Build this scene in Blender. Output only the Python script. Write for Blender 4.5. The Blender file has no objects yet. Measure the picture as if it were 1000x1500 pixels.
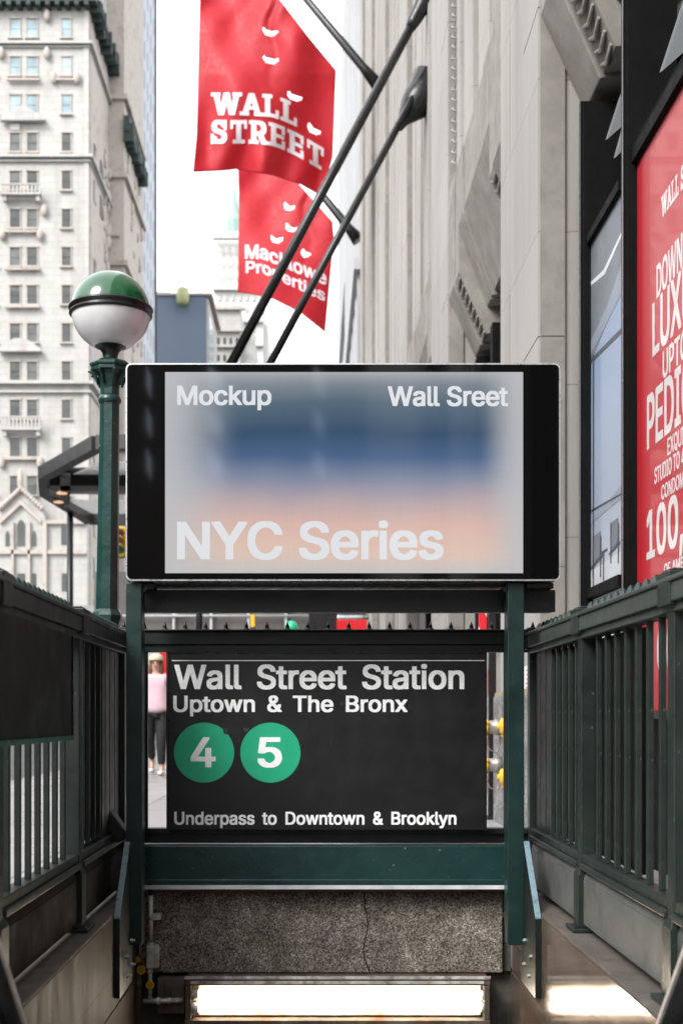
import bpy, bmesh, math, random, json
from mathutils import Vector, Matrix
random.seed(7)
R = math.radians
sc = bpy.context.scene
COL = sc.collection
EYE, F, CX, CY = 0.8, 1800.0, 460.0, 1050.0     # eye height (m), focal length and vanishing point in photo pixels
def X(px, D): return (px - CX) / F * D
def Z(py, D): return EYE + (CY - py) / F * D
def P(px, py, D): return (X(px, D), D, Z(py, D))

# ------------------------------------------------------------------ materials
def node_mat(name):
    m = bpy.data.materials.new(name); m.use_nodes = True
    nt = m.node_tree; return m, nt, nt.nodes['Principled BSDF']
def coords(nt, scale=(1, 1, 1)):
    tc = nt.nodes.new('ShaderNodeTexCoord'); mp = nt.nodes.new('ShaderNodeMapping')
    mp.inputs['Scale'].default_value = scale
    nt.links.new(tc.outputs['Object'], mp.inputs['Vector']); return mp.outputs['Vector']
def ramp(nt, fac, stops, interp='LINEAR'):
    r = nt.nodes.new('ShaderNodeValToRGB'); r.color_ramp.interpolation = interp
    e = r.color_ramp.elements
    while len(e) < len(stops): e.new(0.5)
    for k, (p, c) in zip(e, stops): k.position = p; k.color = (*c, 1)
    nt.links.new(fac, r.inputs['Fac']); return r.outputs['Color']
def noise(nt, vec, scale, detail=4, rough=.55):
    n = nt.nodes.new('ShaderNodeTexNoise'); n.inputs['Scale'].default_value = scale
    n.inputs['Detail'].default_value = detail; n.inputs['Roughness'].default_value = rough
    nt.links.new(vec, n.inputs['Vector']); return n.outputs['Fac']
def math_n(nt, op, a, b=None):
    n = nt.nodes.new('ShaderNodeMath'); n.operation = op
    for i, v in enumerate((a, b)):
        if v is None: continue
        if isinstance(v, (int, float)): n.inputs[i].default_value = v
        else: nt.links.new(v, n.inputs[i])
    return n.outputs[0]
def mixc(nt, fac, a, b, mode='MIX'):
    n = nt.nodes.new('ShaderNodeMix'); n.data_type = 'RGBA'; n.blend_type = mode
    for sock, v in ((n.inputs['Factor'], fac), (n.inputs['A'], a), (n.inputs['B'], b)):
        if isinstance(v, (int, float)): sock.default_value = v
        elif isinstance(v, tuple): sock.default_value = (*v, 1)
        else: nt.links.new(v, sock)
    return n.outputs['Result']
def bump(nt, b, fac, strength, dist=.002):
    n = nt.nodes.new('ShaderNodeBump'); n.inputs['Strength'].default_value = strength
    n.inputs['Distance'].default_value = dist
    nt.links.new(fac, n.inputs['Height']); nt.links.new(n.outputs['Normal'], b.inputs['Normal'])
def M(name, col, rough=.6, metal=0, ns=3, na=.15, bs=60, bst=.15, bd=.002, coat=0, stretch=(1, 1, 1), dirt=None, ds=1.2, chips=None, dstr=None, cs=55, blocks=None):
    m, nt, b = node_mat(name); v = coords(nt, stretch)
    n = noise(nt, v, ns)
    lo = tuple(c * (1 - na) for c in col); hi = tuple(min(1, c * (1 + na)) for c in col)
    c = ramp(nt, n, [(.3, lo), (.7, hi)])
    if dirt:
        c = mixc(nt, ramp(nt, noise(nt, coords(nt, dstr) if dstr else v, ds, 6, .65), [(.48, (0, 0, 0)), (.7, (1, 1, 1))]), c, dirt)
    if chips:
        c = mixc(nt, ramp(nt, noise(nt, v, cs, 3, .6), [(.70, (0, 0, 0)), (.73, (1, 1, 1))]), c, chips)
    if blocks:                                    # masonry courses: width, height, tone change, joint width
        sp = nt.nodes.new('ShaderNodeSeparateXYZ'); nt.links.new(v, sp.inputs[0])
        cb = nt.nodes.new('ShaderNodeCombineXYZ'); nt.links.new(math_n(nt, 'ADD', sp.outputs[0], sp.outputs[1]), cb.inputs[0]); nt.links.new(sp.outputs[2], cb.inputs[1])
        br = nt.nodes.new('ShaderNodeTexBrick'); nt.links.new(cb.outputs[0], br.inputs['Vector'])
        br.inputs['Scale'].default_value = 1; br.inputs['Brick Width'].default_value = blocks[0]; br.inputs['Row Height'].default_value = blocks[1]
        br.inputs['Mortar Size'].default_value = blocks[3]; br.inputs['Mortar Smooth'].default_value = .3
        br.inputs['Color1'].default_value = (1 - blocks[2],) * 3 + (1,); br.inputs['Color2'].default_value = (1, 1, 1, 1); br.inputs['Mortar'].default_value = (.55, .53, .5, 1)
        c = mixc(nt, 1.0, c, br.outputs['Color'], 'MULTIPLY')
    nt.links.new(c, b.inputs['Base Color'])
    rr = ramp(nt, noise(nt, v, ns * 2.3, 5), [(.3, (rough * .8,) * 3), (.75, (min(1, rough * 1.25),) * 3)])
    nt.links.new(rr, b.inputs['Roughness'])
    b.inputs['Metallic'].default_value = metal
    b.inputs['Coat Weight'].default_value = coat; b.inputs['Coat Roughness'].default_value = .04
    if bst: bump(nt, b, noise(nt, v, bs, 3), bst, bd)
    return m
def glass_dark(name, col=(.015, .018, .02), rough=.06):
    m, nt, b = node_mat(name); v = coords(nt)
    nt.links.new(ramp(nt, noise(nt, v, .35, 2), [(.35, col), (.7, tuple(c * 2.6 for c in col))]), b.inputs['Base Color'])
    b.inputs['Roughness'].default_value = rough; b.inputs['IOR'].default_value = 1.6
    return m
def emit(name, col, s):
    m, nt, b = node_mat(name)
    b.inputs['Base Color'].default_value = (*col, 1)
    b.inputs['Emission Color'].default_value = (*col, 1); b.inputs['Emission Strength'].default_value = s
    return m
def granite(name, stops, scale=170, rough=.75, warm=None):
    m, nt, b = node_mat(name); v = coords(nt)
    vo = nt.nodes.new('ShaderNodeTexVoronoi'); vo.inputs['Scale'].default_value = scale
    nt.links.new(v, vo.inputs['Vector'])
    sep = nt.nodes.new('ShaderNodeSeparateColor'); nt.links.new(vo.outputs['Color'], sep.inputs[0])
    big = noise(nt, v, 9, 5)
    f = math_n(nt, 'ADD', math_n(nt, 'MULTIPLY', sep.outputs[0], .75), math_n(nt, 'MULTIPLY', math_n(nt, 'SUBTRACT', big, .5), .9))
    c = ramp(nt, f, stops)
    c = mixc(nt, ramp(nt, noise(nt, v, 2.6, 6, .7), [(.5, (0, 0, 0)), (.8, (.6, .6, .6))]), c, (.05, .045, .04))
    nt.links.new(c, b.inputs['Base Color']); b.inputs['Roughness'].default_value = rough
    bump(nt, b, f, .35, .003); return m

GREEN = M('green_painted_steel', (.005, .021, .019), .36, 0, 5, .3, 90, .25, .0015, dirt=(.012, .034, .030), ds=7, chips=(.10, .14, .13))
GREEN_LAMP = M('green_lamp_post_paint', (.009, .042, .036), .3, 0, 5, .3, 60, .4, .003, dirt=(.018, .058, .05), ds=9, chips=(.13, .19, .18), cs=40)
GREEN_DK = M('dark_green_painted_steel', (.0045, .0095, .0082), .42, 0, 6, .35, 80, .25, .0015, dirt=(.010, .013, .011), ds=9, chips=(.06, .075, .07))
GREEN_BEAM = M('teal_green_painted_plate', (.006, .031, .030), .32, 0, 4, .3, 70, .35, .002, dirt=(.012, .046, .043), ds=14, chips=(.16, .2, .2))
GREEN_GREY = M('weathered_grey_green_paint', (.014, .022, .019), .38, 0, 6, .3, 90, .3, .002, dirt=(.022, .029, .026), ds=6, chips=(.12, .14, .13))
RAIL_GREY = M('lit_grey_green_rail', (.055, .07, .062), .35, 0, 6, .3, 90, .3, .002, dirt=(.04, .05, .045), ds=6, chips=(.15, .17, .16))  # right top rail: its side reflection is put into a lighter paint colour
KICK = M('lit_grey_panel', (.10, .105, .10), .55, 0, 4, .25, 60, .2, .002, dirt=(.06, .06, .055), ds=5)  # right kick panels: reflected light is put into the lighter grey
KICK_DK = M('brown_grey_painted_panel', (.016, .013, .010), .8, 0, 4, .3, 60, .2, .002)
BLACKPANEL = M('black_sign_enamel', (.0045, .0048, .005), .38, 0, 5, .25, 140, .06, .001, dirt=(.007, .0075, .0078), ds=3, chips=(.03, .03, .03), cs=25)
BOARD = M('matt_dark_board', (.010, .009, .008), .6, 0, 3, .3, 60, .1)
BEZEL = M('black_glass_bezel', (.002, .002, .0022), .035, 0, 3, .1, 10, 0)
SILVER = M('brushed_aluminium_rim', (.75, .76, .77), .3, .9, 20, .05, 300, 0)
PALE_BLUE = M('lit_blue_grey_edge', (.17, .26, .30), .45, 0, 30, .35, 120, .3, .002, dirt=(.04, .06, .065), ds=30)
GALV = M('galvanised_strip', (.70, .71, .76), .4, .2, 12, .2, 80, .15)
DKMETAL = M('dark_metal', (.016, .016, .017), .3, .3, 8, .3, 80, .1)
BRONZE_BLK = M('black_bronze_frame', (.003, .003, .0032), .7, 0, 6, .3, 40, .05)
BRONZE_BLK.node_tree.nodes['Principled BSDF'].inputs['Specular IOR Level'].default_value = .12
PIPE = M('grey_conduit_paint', (.62, .61, .58), .5, .1, 14, .3, 120, .25, .002, dirt=(.16, .14, .11), ds=18)
RUST = M('rusty_grey_metal', (.12, .10, .08), .65, .3, 12, .5, 90, .4, .002, dirt=(.11, .05, .02), ds=9)
WHITE = M('white_vinyl_letter', (.93, .93, .94), .4, 0, 40, .06, 200, .03)
CHALK = M('chalky_reflective_letter', (.90, .91, .92), .45, 0, 90, .10, 200, .05)
KICK_DK.node_tree.nodes['Principled BSDF'].inputs['Specular IOR Level'].default_value = .12
BOARD.node_tree.nodes['Principled BSDF'].inputs['Specular IOR Level'].default_value = .2
BULLET = M('green_route_disc', (.014, .38, .20), .35, 0, 8, .12, 100, .03)
YELLOW = M('yellow_enamel', (.75, .42, .02), .4, 0, 16, .25, 90, .2)
RED = M('red_enamel', (.55, .01, .015), .35, 0, 6, .1, 60, .05)
CHROME = M('dull_chrome', (.30, .28, .25), .45, .7, 12, .2, 90, .1)
FLAG = M('red_nylon_flag', (.60, .028, .045), .55, 0, 5, .12, 260, .1)
_nt = FLAG.node_tree; _tr = _nt.nodes.new('ShaderNodeBsdfTranslucent'); _tr.inputs[0].default_value = (.75, .03, .05, 1)
_mx = _nt.nodes.new('ShaderNodeMixShader'); _mx.inputs[0].default_value = .45
_nt.links.new(_nt.nodes['Principled BSDF'].outputs[0], _mx.inputs[1]); _nt.links.new(_tr.outputs[0], _mx.inputs[2])
_nt.links.new(_mx.outputs[0], _nt.nodes['Material Output'].inputs['Surface'])
WHITEPAINT = M('flag_print_white', (.78, .70, .74), .6, 0, 30, .05, 60, 0)
LIMESTONE = M('grey_limestone', (.325, .313, .295), .85, 0, .5, .07, 60, .15, .003, dirt=(.25, .235, .215), ds=1.6, dstr=(1.5, 1.5, .12), blocks=(1.7, .97, .10, .004))
LIME_GREY = M('dark_grainy_limestone', (.215, .20, .18), .85, 0, 5, .12, 120, .35, .003, dirt=(.27, .25, .23), ds=2.5)
TERRA = M('white_terracotta', (.415, .405, .387), .75, 0, 1.1, .06, 2, .1, .02, dirt=(.33, .318, .297), ds=1.0, dstr=(.7, .7, .12), blocks=(1.6, .62, .06, .012))
TERRA_SH = M('pinkish_terracotta_side', (.43, .385, .35), .8, 0, .8, .14, 2, .1, .02, dirt=(.26, .22, .19), ds=.8)
VERDI = M('verdigris_copper', (.028, .046, .042), .7, 0, .6, .4, 3, .3, .05)
WINGLASS = glass_dark('window_glass', (.02, .024, .022), .2)
WINBLK = glass_dark('black_window_glass', (.004, .004, .005), .05)
SASH = M('dark_window_sash', (.06, .06, .06), .6, 0, 2, .2, 10, 0)

def mat_display():
    m, nt, b = node_mat('lit_advert_display')
    tc = nt.nodes.new('ShaderNodeTexCoord'); s = nt.nodes.new('ShaderNodeSeparateXYZ')
    nt.links.new(tc.outputs['Generated'], s.inputs[0])
    x, z = s.outputs[0], s.outputs[2]
    wob = math_n(nt, 'MULTIPLY', math_n(nt, 'SUBTRACT', noise(nt, coords(nt), 2.2, 2), .5), .12)
    zz = math_n(nt, 'ADD', z, wob)
    img = ramp(nt, zz, [(.0, (.43, .38, .35)), (.12, (.50, .36, .30)), (.24, (.47, .32, .28)), (.35, (.33, .26, .275)), (.46, (.16, .175, .25)),
                        (.58, (.038, .080, .165)), (.70, (.018, .048, .098)), (.84, (.055, .09, .125)), (1, (.19, .205, .225))])
    # soft pale vignette towards the edges, wider on the left
    ex = math_n(nt, 'MINIMUM', math_n(nt, 'ADD', math_n(nt, 'MULTIPLY', x, 4.4), .02), math_n(nt, 'SUBTRACT', math_n(nt, 'MULTIPLY', math_n(nt, 'SUBTRACT', 1.0, x), 8.0), .05))
    ez = math_n(nt, 'MINIMUM', math_n(nt, 'ADD', math_n(nt, 'MULTIPLY', z, 9.0), .25), math_n(nt, 'ADD', math_n(nt, 'MULTIPLY', math_n(nt, 'SUBTRACT', 1.0, z), 7.0), .5))
    sm = []
    for e in (ex, ez):
        mr = nt.nodes.new('ShaderNodeMapRange'); mr.interpolation_type = 'SMOOTHSTEP'
        nt.links.new(math_n(nt, 'ADD', e, wob), mr.inputs['Value']); sm.append(mr.outputs[0])
    c = mixc(nt, math_n(nt, 'ADD', math_n(nt, 'MULTIPLY', math_n(nt, 'MULTIPLY', sm[0], sm[1]), .88), .12), (.35, .355, .365), img)
    # fine weave of the panel
    mp = coords(nt, (1, 1, 1)); w1 = noise(nt, coords(nt, (260, 1, 6)), 1, 2); w2 = noise(nt, coords(nt, (6, 1, 260)), 1, 2)
    g = math_n(nt, 'ADD', math_n(nt, 'MULTIPLY', math_n(nt, 'ADD', w1, w2), .10), .90)
    gc = nt.nodes.new('ShaderNodeCombineColor')
    for k in range(3): nt.links.new(g, gc.inputs[k])
    c = mixc(nt, 1.0, c, gc.outputs[0], 'MULTIPLY')
    b.inputs['Base Color'].default_value = (.01, .01, .01, 1)
    nt.links.new(c, b.inputs['Emission Color']); b.inputs['Emission Strength'].default_value = DISP
    b.inputs['Roughness'].default_value = .05
    return m
DISP = .62
def mat_slabs(name, col, bw, bh, mortar=.02, wet=.25, var=.12, mcol=None):
    m, nt, b = node_mat(name); v = coords(nt)
    br = nt.nodes.new('ShaderNodeTexBrick'); nt.links.new(v, br.inputs['Vector'])
    br.inputs['Color1'].default_value = (*[c * (1 - var) for c in col], 1); br.inputs['Color2'].default_value = (*[c * (1 + var) for c in col], 1)
    br.inputs['Mortar'].default_value = (*(mcol or tuple(c * .35 for c in col)), 1)
    br.inputs['Scale'].default_value = 1; br.inputs['Brick Width'].default_value = bw; br.inputs['Row Height'].default_value = bh
    br.inputs['Mortar Size'].default_value = mortar; br.offset = 0
    c = mixc(nt, ramp(nt, noise(nt, v, .6, 6, .6), [(.35, (0, 0, 0)), (.7, (.6, .6, .6))]), br.outputs['Color'], tuple(c * .6 for c in col))
    nt.links.new(c, b.inputs['Base Color'])
    nt.links.new(ramp(nt, noise(nt, v, .9, 4), [(.35, (wet,) * 3), (.65, (min(1, wet * 2.4),) * 3)]), b.inputs['Roughness'])
    bump(nt, b, noise(nt, v, 40, 4), .2, .004); return m

# ------------------------------------------------------------------ mesh builder
class MB:
    def __init__(s): s.v = []; s.f = []; s.sm = []
    def add(s, vs, fs, smooth=False):
        o = len(s.v); s.v += [tuple(v) for v in vs]
        for f in fs: s.f.append([i + o for i in f]); s.sm.append(smooth)
        return s
    def box(s, x0, x1, y0, y1, z0, z1):
        x0, x1 = sorted((x0, x1)); y0, y1 = sorted((y0, y1)); z0, z1 = sorted((z0, z1))
        vs = [(x, y, z) for x in (x0, x1) for y in (y0, y1) for z in (z0, z1)]
        return s.add(vs, [(0, 1, 3, 2), (4, 6, 7, 5), (0, 4, 5, 1), (2, 3, 7, 6), (0, 2, 6, 4), (1, 5, 7, 3)])
    def prism(s, pts, d):            # planar polygon (3-D points) swept by the vector d
        n = len(pts); a = [Vector(p) for p in pts]; b = [p + Vector(d) for p in a]
        fs = [list(range(n))[::-1], list(range(n, 2 * n))] + [(i, (i + 1) % n, n + (i + 1) % n, n + i) for i in range(n)]
        return s.add(a + b, fs)
    def tube(s, pts, r, n=10, caps=True, flat=False):
        pts = [Vector(p) for p in pts]; rs = r if isinstance(r, (list, tuple)) else [r] * len(pts)
        rings = []; up = None
        for i, p in enumerate(pts):
            t = (pts[min(i + 1, len(pts) - 1)] - pts[max(i - 1, 0)]).normalized()
            if up is None: up = t.orthogonal().normalized()
            up = (up - t * up.dot(t)).normalized(); q = t.cross(up)
            rings.append([p + (up * math.cos(2 * math.pi * k / n) + q * math.sin(2 * math.pi * k / n)) * rs[i] for k in range(n)])
        vs = [v for g in rings for v in g]; fs = []
        for i in range(len(pts) - 1):
            for k in range(n): fs.append((i * n + k, i * n + (k + 1) % n, (i + 1) * n + (k + 1) % n, (i + 1) * n + k))
        s.add(vs, fs, not flat)
        if caps:
            s.add(rings[0], [list(range(n))[::-1]]); s.add(rings[-1], [list(range(n))])
        return s
    def lathe(s, c, prof, n=32, axis='z', smooth=True, rot=0, lean=(0, 0)):   # prof: (radius, height)
        vs = []; fs = []
        for r, h in prof:
            for k in range(n):
                a = 2 * math.pi * k / n + rot; u, w = r * math.cos(a), r * math.sin(a)
                if axis == 'z': vs.append((c[0] + u + lean[0] * h, c[1] + w + lean[1] * h, c[2] + h))
                elif axis == 'x': vs.append((c[0] + h, c[1] + u, c[2] + w))
                else: vs.append((c[0] + u, c[1] + h, c[2] + w))
        for i in range(len(prof) - 1):
            for k in range(n): fs.append((i * n + k, i * n + (k + 1) % n, (i + 1) * n + (k + 1) % n, (i + 1) * n + k))
        s.add(vs, fs, smooth)
        s.add(vs[:n], [list(range(n))[::-1]]); s.add(vs[-n:], [list(range(n))]); return s
    def sphere(s, c, r, nu=20, nv=12, sc=(1, 1, 1)):
        vs = []; fs = []
        for j in range(nv + 1):
            t = math.pi * j / nv
            for k in range(nu):
                a = 2 * math.pi * k / nu
                vs.append((c[0] + r * sc[0] * math.sin(t) * math.cos(a), c[1] + r * sc[1] * math.sin(t) * math.sin(a), c[2] + r * sc[2] * math.cos(t)))
        for j in range(nv):
            for k in range(nu): fs.append((j * nu + k, j * nu + (k + 1) % nu, (j + 1) * nu + (k + 1) % nu, (j + 1) * nu + k))
        return s.add(vs, fs, True)
    def mesh(s, name, mat, org):
        me = bpy.data.meshes.new(name)
        me.from_pydata([(x - org[0], y - org[1], z - org[2]) for x, y, z in s.v], [], s.f)
        for p, k in zip(me.polygons, s.sm): p.use_smooth = k
        bm = bmesh.new(); bm.from_mesh(me)
        bmesh.ops.remove_doubles(bm, verts=bm.verts, dist=1e-6)
        bmesh.ops.recalc_face_normals(bm, faces=bm.faces); bm.to_mesh(me); bm.free()
        for e in me.polygons: pass
        me.materials.append(mat); return me
def root_of(o):
    while o.parent: o = o.parent
    return o
def bevel(o, w=.002, seg=2):
    b = o.modifiers.new('bevel', 'BEVEL'); b.width = w; b.segments = seg; b.limit_method = 'ANGLE'; b.angle_limit = R(40)
    return o
def part(name, mb, mat, parent, label=None, bev=0):
    me = mb.mesh(name, mat, root_of(parent).location)
    o = bpy.data.objects.new(name, me); COL.objects.link(o); o.parent = parent
    if label: o['label'] = label
    if bev: bevel(o, bev)
    return o
def tag(o, label=None, cat=None, group=None, kind=None):
    if label: o['label'] = label
    if cat: o['category'] = cat
    if group: o['group'] = group
    if kind: o['kind'] = kind
    return o
def thing(name, loc, label, cat, group=None):
    o = bpy.data.objects.new(name, None); COL.objects.link(o); o.location = loc
    o.empty_display_size = .1
    return tag(o, label, cat, group)
def solo(name, mb, mat, loc, label=None, cat=None, group=None, kind=None, bev=0):
    me = mb.mesh(name, mat, loc)
    o = bpy.data.objects.new(name, me); COL.objects.link(o); o.location = loc
    if bev: bevel(o, bev)
    return tag(o, label, cat, group, kind)
def again(o, d, parent=None):            # copy of a part (and its sub-parts) moved by d
    c = o.copy(); COL.objects.link(c); c.parent = parent or o.parent
    c.location = Vector(o.location) + Vector(d)
    for k in [q for q in COL.objects if q.parent == o]:
        e = k.copy(); COL.objects.link(e); e.parent = c
    return c

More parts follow.
